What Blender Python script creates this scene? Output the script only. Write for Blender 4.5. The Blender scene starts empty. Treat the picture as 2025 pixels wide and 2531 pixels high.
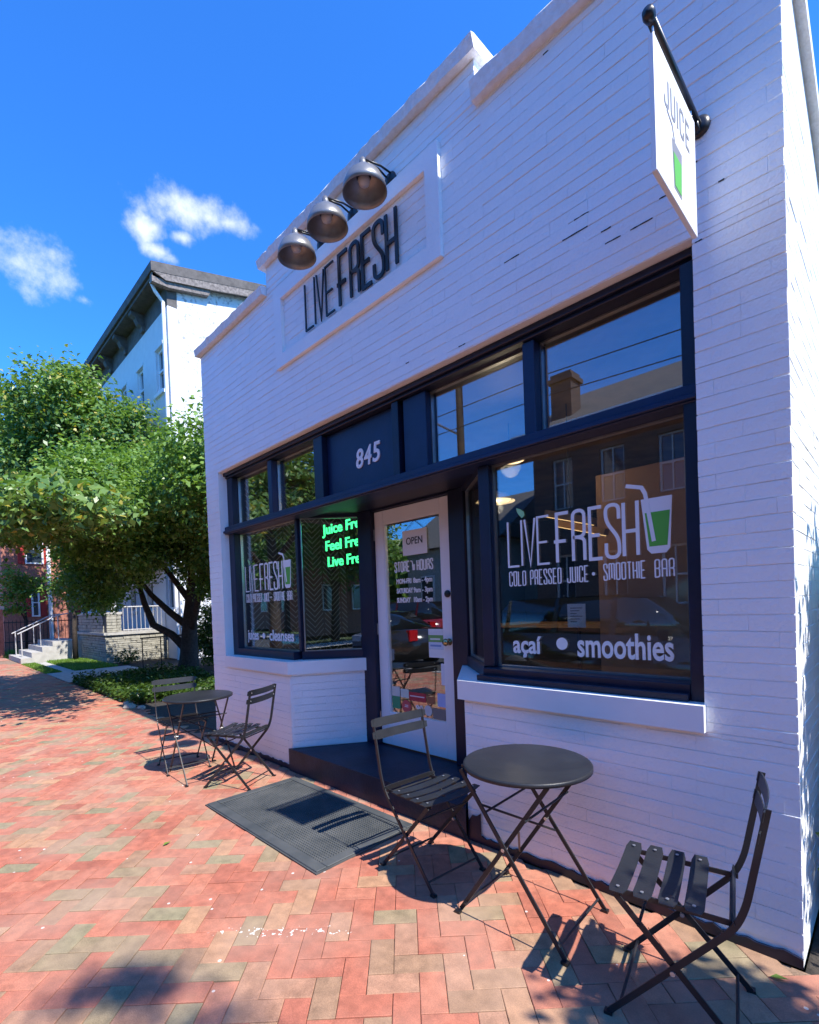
import bpy, math, random
import numpy as np
from mathutils import Vector, Matrix
rnd = random.Random(7)
nr = np.random.RandomState(11)
C = bpy.context.scene.collection
SC = bpy.context.scene

# ------------------------------------------------------------------ camera
cam_d = bpy.data.cameras.new('camera')
cam = bpy.data.objects.new('camera', cam_d)
C.objects.link(cam)
CAMP = Vector((5.6181, -2.3729, 1.4608))
RIGHT = Vector((0.7072, 0.7060, -0.0370)); UP = Vector((0.0147, 0.0376, 0.9992)); FWD = RIGHT.cross(UP) * -1
FWD.normalize(); UP = RIGHT.cross(FWD).normalized(); RIGHT.normalize()
cam.matrix_world = Matrix(((RIGHT.x, UP.x, -FWD.x, CAMP.x), (RIGHT.y, UP.y, -FWD.y, CAMP.y), (RIGHT.z, UP.z, -FWD.z, CAMP.z), (0, 0, 0, 1)))
cam_d.sensor_fit = 'VERTICAL'; cam_d.sensor_height = 36.0
cam_d.lens = 1220.5 / 2531 * 36
cam_d.shift_y = 248.75 / 2531
cam_d.clip_start = 0.05; cam_d.clip_end = 2000
SC.camera = cam

def proj(p):
    v = Vector(p) - CAMP
    z = v.dot(FWD)
    if z < .05: return None
    return (1012.5 + 1220.5 * v.dot(RIGHT) / z, 1514.25 - 1220.5 * v.dot(UP) / z, z)

# ------------------------------------------------------------------ light
SUNV = Vector((0.80, 0.012, 1.0)).normalized()
sun_d = bpy.data.lights.new('sun', 'SUN'); sun_d.energy = 5.0; sun_d.angle = math.radians(0.53); sun_d.color = (1.0, 0.955, 0.89)
sun = bpy.data.objects.new('sun', sun_d); C.objects.link(sun)
sun.rotation_euler = SUNV.to_track_quat('Z', 'Y').to_euler(); sun.location = (20, 0, 25)

W = bpy.data.worlds.new('World'); SC.world = W; W.use_nodes = True
nt = W.node_tree; nt.nodes.clear()
def N(tree, t, **kw):
    n = tree.nodes.new(t)
    for k, v in kw.items():
        if k in n.bl_rna.properties.keys() and not k.startswith('i_'): setattr(n, k, v)
        elif k.startswith('i_'): n.inputs[int(k[2:])].default_value = v
    return n
sky = N(nt, 'ShaderNodeTexSky', sky_type='NISHITA'); sky.sun_disc = False
sky.sun_elevation = math.asin(SUNV.z); sky.sun_rotation = math.radians(90)
sky.altitude = 0; sky.air_density = 1.0; sky.dust_density = 0.1; sky.ozone_density = 4.5
hs = N(nt, 'ShaderNodeHueSaturation'); hs.inputs['Saturation'].default_value = 1.0; hs.inputs['Value'].default_value = 1.0
tint = N(nt, 'ShaderNodeMixRGB', blend_type='MULTIPLY'); tint.inputs[0].default_value = 1; tint.inputs[2].default_value = (.42, 1.27, 2.35, 1)
nt.links.new(sky.outputs[0], tint.inputs[1]); nt.links.new(tint.outputs[0], hs.inputs['Color'])
tc = N(nt, 'ShaderNodeTexCoord'); sep = N(nt, 'ShaderNodeSeparateXYZ'); nt.links.new(tc.outputs['Generated'], sep.inputs[0])
def MA(op, a, b=None):
    n = N(nt, 'ShaderNodeMath', operation=op)
    for i, x in enumerate((a, b)):
        if x is None: continue
        if hasattr(x, 'is_output'): nt.links.new(x, n.inputs[i])
        else: n.inputs[i].default_value = x
    return n.outputs[0]
az = MA('ARCTAN2', sep.outputs[1], MA('MULTIPLY', sep.outputs[0], -1.0)); el = MA('ARCSINE', sep.outputs[2])
BLOBS = [((-.7438, .3085, .593), 4.6, 1.9), ((-.7302, .3348, .5955), 3.6, 1.7), ((-.7207, .3599, .5925), 2.6, 1.1), ((-.7483, .2802, .6012), 2.4, 1.7),
         ((-.7822, .2572, .5675), 2.2, 1.4), ((-.7881, .2812, .5475), 1.9, .9), ((-.7854, .2973, .5429), 1.3, .8), ((-.7631, .3077, .5683), 1.3, .8),
         ((-.8563, .1409, .4969), 4.6, 2.9), ((-.8616, .1151, .4944), 4.6, 3.0), ((-.8579, .1629, .4874), 2.8, 2.1), ((-.8504, .09, .5156), 3.5, 1.9),
         ((-.8585, .1977, .4732), 1.3, .8), ((.55, -.80, .22), 4.5, 2.0), ((.1, -.95, .30), 5, 2.0), ((-.72, -.55, .42), 5, 2.2)]
noi = N(nt, 'ShaderNodeTexNoise'); noi.inputs['Scale'].default_value = 13; noi.inputs['Detail'].default_value = 8; noi.inputs['Roughness'].default_value = .62
nt.links.new(tc.outputs['Generated'], noi.inputs['Vector'])
noi2 = N(nt, 'ShaderNodeTexNoise'); noi2.inputs['Scale'].default_value = 34; noi2.inputs['Detail'].default_value = 6; noi2.inputs['Roughness'].default_value = .6
nt.links.new(tc.outputs['Generated'], noi2.inputs['Vector'])
best = None
for (d, ra, re) in BLOBS:
    a0 = math.atan2(d[1], -d[0]); e0 = math.asin(d[2] / math.sqrt(sum(c * c for c in d)))
    k = math.cos(e0) / math.radians(ra)
    da = MA('MULTIPLY', MA('SUBTRACT', az, a0), k); de = MA('MULTIPLY', MA('SUBTRACT', el, e0), 1 / math.radians(re))
    r = MA('SQRT', MA('ADD', MA('MULTIPLY', da, da), MA('MULTIPLY', de, de)))
    v = MA('SUBTRACT', .78, r)
    best = v if best is None else MA('MAXIMUM', best, v)
dens = MA('ADD', best, MA('MULTIPLY', MA('SUBTRACT', noi.outputs[0], .5), 2.9))
dens = MA('ADD', dens, MA('MULTIPLY', MA('SUBTRACT', noi2.outputs[0], .5), .9))
mr = N(nt, 'ShaderNodeMapRange', interpolation_type='SMOOTHSTEP'); nt.links.new(dens, mr.inputs[0])
for i, v in ((1, -.05), (2, 1.3), (3, 0.0), (4, .85)): mr.inputs[i].default_value = v
mixc = N(nt, 'ShaderNodeMixRGB'); nt.links.new(mr.outputs[0], mixc.inputs[0]); nt.links.new(hs.outputs[0], mixc.inputs[1]); mixc.inputs[2].default_value = (7.4, 7.9, 9.0, 1)
bg = N(nt, 'ShaderNodeBackground'); bg.inputs['Strength'].default_value = 0.10
nt.links.new(mixc.outputs[0], bg.inputs['Color'])
wo = N(nt, 'ShaderNodeOutputWorld'); nt.links.new(bg.outputs[0], wo.inputs['Surface'])

vs = SC.view_settings; vs.view_transform = 'Standard'; vs.look = 'None'; vs.gamma = 1.0; vs.use_curve_mapping = False; vs.exposure = 0.78
SC.cycles.transparent_max_bounces = 24; SC.cycles.max_bounces = 8; SC.cycles.sample_clamp_indirect = 6

# ------------------------------------------------------------------ materials
MATS = {}
def P(name, col, rough=.6, var=0.0, vscale=8, bump=0.0, bscale=60, metal=0.0, spec=.5, col2=None, det=6, coord='Object'):
    m = bpy.data.materials.new(name); m.use_nodes = True; t = m.node_tree
    b = t.nodes['Principled BSDF']; b.inputs['Roughness'].default_value = rough; b.inputs['Metallic'].default_value = metal
    b.inputs['Specular IOR Level'].default_value = spec
    b.inputs['Base Color'].default_value = (*col, 1)
    co = N(t, 'ShaderNodeTexCoord')
    if var or col2:
        n = N(t, 'ShaderNodeTexNoise'); n.inputs['Scale'].default_value = vscale; n.inputs['Detail'].default_value = det; n.inputs['Roughness'].default_value = .6
        t.links.new(co.outputs[coord], n.inputs['Vector'])
        cr = N(t, 'ShaderNodeValToRGB'); cr.color_ramp.elements[0].position = .35; cr.color_ramp.elements[1].position = .68
        c2 = col2 or tuple(min(1, c * (1 + var)) for c in col); c1 = col if col2 else tuple(c * (1 - var) for c in col)
        cr.color_ramp.elements[0].color = (*c1, 1); cr.color_ramp.elements[1].color = (*c2, 1)
        t.links.new(n.outputs[0], cr.inputs[0]); t.links.new(cr.outputs[0], b.inputs['Base Color'])
    if bump:
        n2 = N(t, 'ShaderNodeTexNoise'); n2.inputs['Scale'].default_value = bscale; n2.inputs['Detail'].default_value = 5
        t.links.new(co.outputs[coord], n2.inputs['Vector'])
        bp = N(t, 'ShaderNodeBump'); bp.inputs['Strength'].default_value = bump; bp.inputs['Distance'].default_value = .01
        t.links.new(n2.outputs[0], bp.inputs['Height']); t.links.new(bp.outputs[0], b.inputs['Normal'])
    MATS[name] = m
    return m
def EM(name, col, s):
    m = bpy.data.materials.new(name); m.use_nodes = True; b = m.node_tree.nodes['Principled BSDF']
    b.inputs['Base Color'].default_value = (*[c * .5 for c in col], 1); b.inputs['Emission Color'].default_value = (*col, 1); b.inputs['Emission Strength'].default_value = s
    return m
white = P('white_wall_paint', (.84, .845, .84), .40, .03, 3, .5, 55, col2=None)
white_side = white
trimw = P('white_trim_paint', (.80, .80, .80), .38, .02, 5, .12, 40)
coping_m = P('peeling_white_coping', (.70, .69, .68), .6, 0, 30, .7, 50, col2=(.82, .82, .82))
navy = P('navy_paint', (.003, .007, .027), .45, .25, 6, .12, 45)
navy2 = P('navy_panel_paint', (.004, .014, .058), .45, .15, 6, .1, 45)
blackm = P('black_metal', (.012, .012, .014), .35)
furn = P('charcoal_furniture_paint', (.013, .014, .017), .42, 0, 5, .08, 150, col2=(.024, .026, .029), det=10, spec=.35)
rivet_m = P('rivet_steel', (.55, .55, .55), .35, metal=.8)
steel = P('brushed_steel', (.42, .42, .42), .32, .1, 10, metal=.9)
rubber = P('grey_rubber', (.040, .046, .048), .7, 0, 4, .15, 120, col2=(.085, .088, .085), det=9)
steppaint = P('step_paint', (.006, .010, .024), .5, 0, 5, .3, 60, col2=(.020, .028, .05), det=9, spec=.35)
galv = P('galvanized_shade', (.27, .265, .255), .36, .25, 5, .05, 30, metal=.55)
signw = P('sign_white', (.80, .80, .80), .45)
vinylw = P('white_vinyl', (.80, .80, .80), .5)
vinylg = P('green_vinyl', (.10, .42, .05), .5)
leafg = P('pale_green_vinyl', (.28, .62, .30), .5)
signgrey = P('sign_grey', (.22, .22, .23), .5)
mortar = P('sand_joint', (.25, .165, .11), .95, .3, 40, .5, 200)
asphalt = P('asphalt', (.05, .05, .052), .9, .3, 30, .4, 120)
concrete = P('concrete', (.42, .40, .36), .85, .14, 6, .3, 60)
soil = P('mulch_soil', (.035, .028, .022), .95, .4, 30, .9, 60)
grass_m = P('grass_soil', (.05, .085, .02), .95, .4, 10, .8, 90)
stone_m = P('stacked_stone', (.34, .32, .26), .9, .25, 9, .6, 40)
stone_dk = P('stone_joint', (.12, .11, .09), .95)
farwhite = P('far_white_brick', (.74, .74, .74), .7, 0, 9, .8, 14, col2=(.66, .66, .65))
cornice_m = P('weathered_brown_grey_paint', (.10, .088, .078), .8, .3, 5, .3, 30)
rust_m = P('weathered_rake', (.20, .17, .15), .85, .45, 12, .4, 30)
roof_m = P('grey_shingle', (.12, .115, .105), .9, .3, 20, .5, 60)
redbrick = P('red_brick_wall', (.36, .14, .095), .85, .25, 15, .3, 40)
redshut = P('red_shutter_paint', (.45, .035, .03), .5)
darkbrick = P('dark_brick_wall', (.085, .06, .05), .88, .25, 12, .3, 40)
bark = P('grey_brown_bark', (.055, .042, .033), .95, .35, 22, .9, 50)
ironm = P('black_iron', (.014, .014, .016), .5)
railm = P('grey_painted_rail', (.42, .41, .40), .5)
for _e, _p in zip(MATS['far_white_brick'].node_tree.nodes['Color Ramp'].color_ramp.elements, (.36, .47)): _e.position = _p
MATS['far_white_brick'].node_tree.nodes['Color Ramp'].color_ramp.elements[0].color = (.34, .33, .32, 1)
wood = P('interior_plywood', (.50, .25, .13), .6, 0, 2.2, .1, 60, col2=(.60, .34, .19))
dark_int = P('interior_dark_wall', (.014, .015, .018), .8, .2, 3)
ceil_m = P('interior_wood_ceiling', (.26, .15, .06), .6, .3, 3)
floor_m = P('interior_floor', (.04, .036, .032), .6, .2, 4)
paper = P('white_paper', (.78, .78, .77), .7)
gold = P('brass_knob', (.55, .42, .2), .25, metal=.9)

# glass: thin clear pane, mirror-like at grazing angles
def glassmat(name, base=.075, tint=(.93, .95, .95), gain=1.0):
    m = bpy.data.materials.new(name); m.use_nodes = True; t = m.node_tree; t.nodes.clear()
    lw = N(t, 'ShaderNodeLayerWeight'); lw.inputs['Blend'].default_value = .5
    pw = N(t, 'ShaderNodeMath', operation='POWER'); t.links.new(lw.outputs['Facing'], pw.inputs[0]); pw.inputs[1].default_value = 4.0
    mr = N(t, 'ShaderNodeMapRange'); t.links.new(pw.outputs[0], mr.inputs[0]); mr.inputs[3].default_value = base; mr.inputs[4].default_value = gain
    tr = N(t, 'ShaderNodeBsdfTransparent'); tr.inputs[0].default_value = (*tint, 1)
    gl = N(t, 'ShaderNodeBsdfGlossy'); gl.inputs['Roughness'].default_value = 0.0; gl.inputs[0].default_value = (.95, .97, 1, 1)
    mx = N(t, 'ShaderNodeMixShader'); t.links.new(mr.outputs[0], mx.inputs[0]); t.links.new(tr.outputs[0], mx.inputs[1]); t.links.new(gl.outputs[0], mx.inputs[2])
    o = N(t, 'ShaderNodeOutputMaterial'); t.links.new(mx.outputs[0], o.inputs[0])
    return m
glass = glassmat('window_glass', .16)
darkglass = P('dark_car_glass', (.012, .014, .016), .04, spec=.8)
house_front = P('pale_house_paint', (.70, .70, .70), .6, .04, 4, .2, 30)
houseglass = P('dark_house_glass', (.03, .045, .06), .06, spec=.8)

# plywood grain and chevron wallpaper
def chevron():
    m = P('chevron_wallpaper', (.06, .065, .07), .8); t = m.node_tree; b = t.nodes['Principled BSDF']
    co = N(t, 'ShaderNodeTexCoord'); s = N(t, 'ShaderNodeSeparateXYZ'); t.links.new(co.outputs['Object'], s.inputs[0])
    def ma(op, a, b_=None):
        n = N(t, 'ShaderNodeMath', operation=op)
        for i, x in enumerate((a, b_)):
            if x is None: continue
            if hasattr(x, 'is_output'): t.links.new(x, n.inputs[i])
            else: n.inputs[i].default_value = x
        return n.outputs[0]
    u = ma('ADD', s.outputs[1], s.outputs[0])
    pp = ma('PINGPONG', u, .14)
    v = ma('ADD', s.outputs[2], ma('MULTIPLY', pp, 0.9))
    f = ma('FRACT', ma('MULTIPLY', v, 15.0))
    e = ma('LESS_THAN', f, .24)
    gap = ma('GREATER_THAN', pp, .012)
    e = ma('MULTIPLY', e, gap)
    mx = N(t, 'ShaderNodeMixRGB'); t.links.new(e, mx.inputs[0]); mx.inputs[1].default_value = (.035, .04, .046, 1); mx.inputs[2].default_value = (.30, .32, .34, 1)
    t.links.new(mx.outputs[0], b.inputs['Base Color'])
    return m
chev = chevron()

# pavers: the colour of each brick rides on its mesh (attribute tone), grain and paint flecks in world space
def paver():
    m = bpy.data.materials.new('clay_paver'); m.use_nodes = True; t = m.node_tree; b = t.nodes['Principled BSDF']; b.inputs['Roughness'].default_value = .85
    at = N(t, 'ShaderNodeAttribute'); at.attribute_name = 'tone'
    geo = N(t, 'ShaderNodeNewGeometry')
    n1 = N(t, 'ShaderNodeTexNoise'); n1.inputs['Scale'].default_value = 230; n1.inputs['Detail'].default_value = 3; t.links.new(geo.outputs['Position'], n1.inputs['Vector'])
    n2 = N(t, 'ShaderNodeTexNoise'); n2.inputs['Scale'].default_value = 2.1; n2.inputs['Detail'].default_value = 6; t.links.new(geo.outputs['Position'], n2.inputs['Vector'])
    n3 = N(t, 'ShaderNodeTexNoise'); n3.inputs['Scale'].default_value = 18; n3.inputs['Detail'].default_value = 5; t.links.new(geo.outputs['Position'], n3.inputs['Vector'])
    def mrng(src, a, b_, lo, hi):
        r = N(t, 'ShaderNodeMapRange'); t.links.new(src, r.inputs[0])
        for i, v in ((1, a), (2, b_), (3, lo), (4, hi)): r.inputs[i].default_value = v
        return r.outputs[0]
    def mul(c, f):
        x = N(t, 'ShaderNodeMixRGB', blend_type='MULTIPLY'); x.inputs[0].default_value = 1
        t.links.new(c, x.inputs[1]); t.links.new(f, x.inputs[2]); return x.outputs[0]
    c = mul(at.outputs['Color'], mrng(n1.outputs[0], .3, .7, .80, 1.18))
    c = mul(c, mrng(n3.outputs[0], .3, .7, .76, 1.18))
    dust = N(t, 'ShaderNodeMixRGB'); t.links.new(mrng(n2.outputs[0], .40, .74, 0, .5), dust.inputs[0]); t.links.new(c, dust.inputs[1]); dust.inputs[2].default_value = (.42, .27, .19, 1)
    # small spilled-paint flecks along a smear in front of the mat
    sp = N(t, 'ShaderNodeSeparateXYZ'); t.links.new(geo.outputs['Position'], sp.inputs[0])
    def ma(op, a, b_=None):
        n = N(t, 'ShaderNodeMath', operation=op)
        for i, x in enumerate((a, b_)):
            if x is None: continue
            if hasattr(x, 'is_output'): t.links.new(x, n.inputs[i])
            else: n.inputs[i].default_value = x
        return n.outputs[0]
    fx = ma('DIVIDE', ma('SUBTRACT', sp.outputs[0], 3.60), .30); fy = ma('DIVIDE', ma('SUBTRACT', sp.outputs[1], ma('ADD', -1.25, ma('MULTIPLY', ma('SUBTRACT', sp.outputs[0], 3.60), .90))), .055)
    rr = ma('ADD', ma('MULTIPLY', fx, fx), ma('MULTIPLY', fy, fy))
    n4 = N(t, 'ShaderNodeTexNoise'); n4.inputs['Scale'].default_value = 42; n4.inputs['Detail'].default_value = 5; t.links.new(geo.outputs['Position'], n4.inputs['Vector'])
    smear = ma('GREATER_THAN', ma('SUBTRACT', n4.outputs[0], ma('MULTIPLY', rr, .10)), .57)
    n5 = N(t, 'ShaderNodeTexVoronoi'); n5.inputs['Scale'].default_value = 7.0; t.links.new(geo.outputs['Position'], n5.inputs['Vector'])
    flecks = ma('LESS_THAN', n5.outputs['Distance'], .055)
    fl = ma('MAXIMUM', ma('MULTIPLY', smear, ma('LESS_THAN', rr, 1.0)), ma('MULTIPLY', flecks, .7))
    out = N(t, 'ShaderNodeMixRGB'); t.links.new(fl, out.inputs[0]); t.links.new(dust.outputs[0], out.inputs[1]); out.inputs[2].default_value = (.72, .68, .60, 1)
    t.links.new(out.outputs[0], b.inputs['Base Color'])
    bp = N(t, 'ShaderNodeBump'); bp.inputs['Strength'].default_value = .25; bp.inputs['Distance'].default_value = .004; t.links.new(n1.outputs[0], bp.inputs['Height']); t.links.new(bp.outputs[0], b.inputs['Normal'])
    return m
paver_m = paver()

def leafmat(name, c1, c2, c3=None):
    m = bpy.data.materials.new(name); m.use_nodes = True; t = m.node_tree; t.nodes.clear()
    g = N(t, 'ShaderNodeNewGeometry')
    cr = N(t, 'ShaderNodeValToRGB'); cr.color_ramp.elements[0].color = (*c1, 1); cr.color_ramp.elements[1].color = (*c2, 1); cr.color_ramp.elements[1].position = .92
    if c3:
        e = cr.color_ramp.elements.new(.97); e.color = (*c3, 1)
    t.links.new(g.outputs['Random Per Island'], cr.inputs[0])
    d = N(t, 'ShaderNodeBsdfPrincipled'); d.inputs['Roughness'].default_value = .38; d.inputs['Specular IOR Level'].default_value = .45; t.links.new(cr.outputs[0], d.inputs['Base Color'])
    tl = N(t, 'ShaderNodeBsdfTranslucent'); mu = N(t, 'ShaderNodeMixRGB', blend_type='MULTIPLY'); mu.inputs[0].default_value = 1; t.links.new(cr.outputs[0], mu.inputs[1]); mu.inputs[2].default_value = (1.5, 1.6, .7, 1)
    t.links.new(mu.outputs[0], tl.inputs[0])
    mx = N(t, 'ShaderNodeMixShader'); mx.inputs[0].default_value = .30; t.links.new(d.outputs[0], mx.inputs[1]); t.links.new(tl.outputs[0], mx.inputs[2])
    o = N(t, 'ShaderNodeOutputMaterial'); t.links.new(mx.outputs[0], o.inputs[0])
    return m
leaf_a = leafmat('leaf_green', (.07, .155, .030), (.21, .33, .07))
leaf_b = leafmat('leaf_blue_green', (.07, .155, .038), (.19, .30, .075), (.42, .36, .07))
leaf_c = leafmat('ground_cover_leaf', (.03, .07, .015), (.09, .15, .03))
grass_l = leafmat('grass_blade', (.10, .20, .025), (.19, .30, .05))

# ------------------------------------------------------------------ mesh helpers
class MB:
    def __init__(s): s.v = []; s.f = []
    def add(s, vs, fs):
        o = len(s.v); s.v += [tuple(p) for p in vs]; s.f += [tuple(i + o for i in f) for f in fs]; return s
    def box(s, x0, x1, y0, y1, z0, z1, M=None):
        vs = [Vector((x, y, z)) for z in (z0, z1) for y in (y0, y1) for x in (x0, x1)]
        if M: vs = [M @ p for p in vs]
        return s.add(vs, [(0, 2, 3, 1), (4, 5, 7, 6), (0, 1, 5, 4), (2, 6, 7, 3), (0, 4, 6, 2), (1, 3, 7, 5)])
    def bbox(s, x0, x1, y0, y1, z0, z1, b=.004, M=None):      # box with chamfered edges
        vs = []; 
        xs, ys, zs = (x0, x1), (y0, y1), (z0, z1); idx = {}
        for i in (0, 1):
            for j in (0, 1):
                for k in (0, 1):
                    sx, sy, sz = (1 if i == 0 else -1), (1 if j == 0 else -1), (1 if k == 0 else -1)
                    p = Vector((xs[i], ys[j], zs[k]))
                    for a in range(3):
                        q = p.copy()
                        for c, sg in enumerate((sx, sy, sz)):
                            if c != a: q[c] += sg * b
                        idx[(i, j, k, a)] = len(vs); vs.append(q)
        # vertex (i,j,k,a) is inset along the two axes other than a, so lies on face of axis a
        fs = []
        for a in range(3):
            o = [c for c in range(3) if c != a]
            for sd in (0, 1):
                loop = []
                for (p, q) in ((0, 0), (1, 0), (1, 1), (0, 1)):
                    k = [0, 0, 0]; k[a] = sd; k[o[0]] = p; k[o[1]] = q; loop.append(idx[(*k, a)])
                flip = (sd == 0) ^ (a == 1)
                fs.append(tuple(reversed(loop)) if flip else tuple(loop))
        for a in range(3):      # edge along axis a
            o = [c for c in range(3) if c != a]
            for p in (0, 1):
                for q in (0, 1):
                    k0 = [0, 0, 0]; k1 = [0, 0, 0]; k1[a] = 1
                    for k in (k0, k1): k[o[0]] = p; k[o[1]] = q
                    fs.append((idx[(*k0, o[0])], idx[(*k1, o[0])], idx[(*k1, o[1])], idx[(*k0, o[1])]))
        for i in (0, 1):
            for j in (0, 1):
                for k in (0, 1): fs.append(tuple(idx[(i, j, k, a)] for a in range(3)))
        if M: vs = [M @ p for p in vs]
        return s.add(vs, fs)
    def prism(s, poly, z0, z1, axis='z', M=None):             # polygon in 2D extruded along axis
        n = len(poly)
        def mk(p, z): return Vector((p[0], p[1], z)) if axis == 'z' else (Vector((p[0], z, p[1])) if axis == 'y' else Vector((z, p[0], p[1])))
        vs = [mk(p, z0) for p in poly] + [mk(p, z1) for p in poly]
        if M: vs = [M @ p for p in vs]
        return s.add(vs, [tuple(range(n - 1, -1, -1)), tuple(range(n, 2 * n))] + [(i, (i + 1) % n, (i + 1) % n + n, i + n) for i in range(n)])
    def tube(s, pts, rads, seg=8, cap=True):
        pts = [Vector(p) for p in pts]; n = len(pts)
        if not hasattr(rads, '__len__'): rads = [rads] * n
        o = len(s.v); ref = None
        for i, p in enumerate(pts):
            d = (pts[min(i + 1, n - 1)] - pts[max(i - 1, 0)]).normalized()
            if ref is None: ref = d.orthogonal().normalized()
            ref = (ref - d * ref.dot(d)).normalized(); q = d.cross(ref)
            for k in range(seg):
                a = 2 * math.pi * k / seg; s.v.append(tuple(p + (ref * math.cos(a) + q * math.sin(a)) * rads[i]))
        for i in range(n - 1):
            for k in range(seg):
                s.f.append((o + i * seg + k, o + i * seg + (k + 1) % seg, o + (i + 1) * seg + (k + 1) % seg, o + (i + 1) * seg + k))
        if cap:
            s.f.append(tuple(o + k for k in reversed(range(seg)))); s.f.append(tuple(o + (n - 1) * seg + k for k in range(seg)))
        return s
    def lathe(s, prof, seg=32, M=None):                       # prof: (r, z)
        o = len(s.v)
        for (r, z) in prof:
            for k in range(seg):
                a = 2 * math.pi * k / seg; p = Vector((r * math.cos(a), r * math.sin(a), z)); s.v.append(tuple(M @ p if M else p))
        for i in range(len(prof) - 1):
            for k in range(seg): s.f.append((o + i * seg + k, o + i * seg + (k + 1) % seg, o + (i + 1) * seg + (k + 1) % seg, o + (i + 1) * seg + k))
        if prof[0][0] > 1e-6: s.f.append(tuple(o + k for k in reversed(range(seg))))
        if prof[-1][0] > 1e-6: s.f.append(tuple(o + (len(prof) - 1) * seg + k for k in range(seg)))
        return s
    def strip(s, pts, hw, t0, t1, M=None):
        pts = [p for i, p in enumerate(pts) if i == 0 or math.hypot(p[0] - pts[i - 1][0], p[1] - pts[i - 1][1]) > 1e-4]                    # flat bar: polyline in (x,z), half width hw, thick along y from t0 to t1
        L = offset(pts, hw); Rr = offset(pts, -hw); n = len(pts)
        vs = []
        for i in range(n):
            for q in (L[i], Rr[i]):
                for t in (t0, t1): vs.append(Vector((q[0], t, q[1])))
        fs = []
        for i in range(n - 1):
            a = i * 4; b = a + 4
            fs += [(a, b, b + 1, a + 1), (a + 2, a + 3, b + 3, b + 2), (a, a + 2, b + 2, b), (a + 1, b + 1, b + 3, a + 3)]
        e = (n - 1) * 4
        fs += [(0, 1, 3, 2), (e, e + 2, e + 3, e + 1)]
        if M: vs = [M @ p for p in vs]
        return s.add(vs, fs)
    def mesh(s, name, mat, smooth=False):
        me = bpy.data.meshes.new(name); me.from_pydata(s.v, [], s.f); me.update()
        if mat: me.materials.append(mat)
        fix(me)
        if smooth:
            try: me.shade_smooth_by_angle(math.radians(38))
            except Exception: 
                for p in me.polygons: p.use_smooth = True
        return me
    def build(s, name, mat, parent=None, smooth=False):
        return link(name, s.mesh(name, mat, smooth), parent)
import bmesh
def fix(me):
    b = bmesh.new(); b.from_mesh(me); bmesh.ops.recalc_face_normals(b, faces=b.faces); b.to_mesh(me); b.free()
def offset(pts, d):
    out = []; n = len(pts)
    for i in range(n):
        def nrm(a, b):
            dx, dy = b[0] - a[0], b[1] - a[1]; l = math.hypot(dx, dy) or 1; return (-dy / l, dx / l)
        if i == 0: m = nrm(pts[0], pts[1]); k = 1
        elif i == n - 1: m = nrm(pts[-2], pts[-1]); k = 1
        else:
            a = nrm(pts[i - 1], pts[i]); b = nrm(pts[i], pts[i + 1]); m = (a[0] + b[0], a[1] + b[1]); l = math.hypot(*m) or 1; m = (m[0] / l, m[1] / l)
            k = 1 / max(.35, m[0] * a[0] + m[1] * a[1])
        out.append((pts[i][0] + m[0] * d * k, pts[i][1] + m[1] * d * k))
    return out
def link(name, data, parent=None):
    o = bpy.data.objects.new(name, data); C.objects.link(o)
    if parent: o.parent = parent
    return o
def tag(o, label=None, cat=None, group=None, kind=None):
    for k, v in (('label', label), ('category', cat), ('group', group), ('kind', kind)):
        if v: o[k] = v
    return o
def thing(name, label, cat, loc=(0, 0, 0), rz=0, group=None):
    o = link(name, None); o.location = loc; o.rotation_euler = (0, 0, rz); o.empty_display_size = .1
    return tag(o, label, cat, group)
def kids(o): return [c for c in bpy.data.objects if c.parent == o]
def copy_tree(o, parent=None):
    c = o.copy(); C.objects.link(c); c.parent = parent
    for ch in kids(o): copy_tree(ch, c)
    return c
def quadmesh(name, verts, faces, mat):
    me = bpy.data.meshes.new(name); nv = len(verts); nf = len(faces); k = faces.shape[1]
    me.vertices.add(nv); me.vertices.foreach_set('co', verts.astype(np.float32).ravel())
    me.loops.add(nf * k); me.loops.foreach_set('vertex_index', faces.astype(np.int32).ravel())
    me.polygons.add(nf); me.polygons.foreach_set('loop_start', np.arange(0, nf * k, k, dtype=np.int32))
    me.update(calc_edges=True); me.validate()
    if mat: me.materials.append(mat)
    return me

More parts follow.
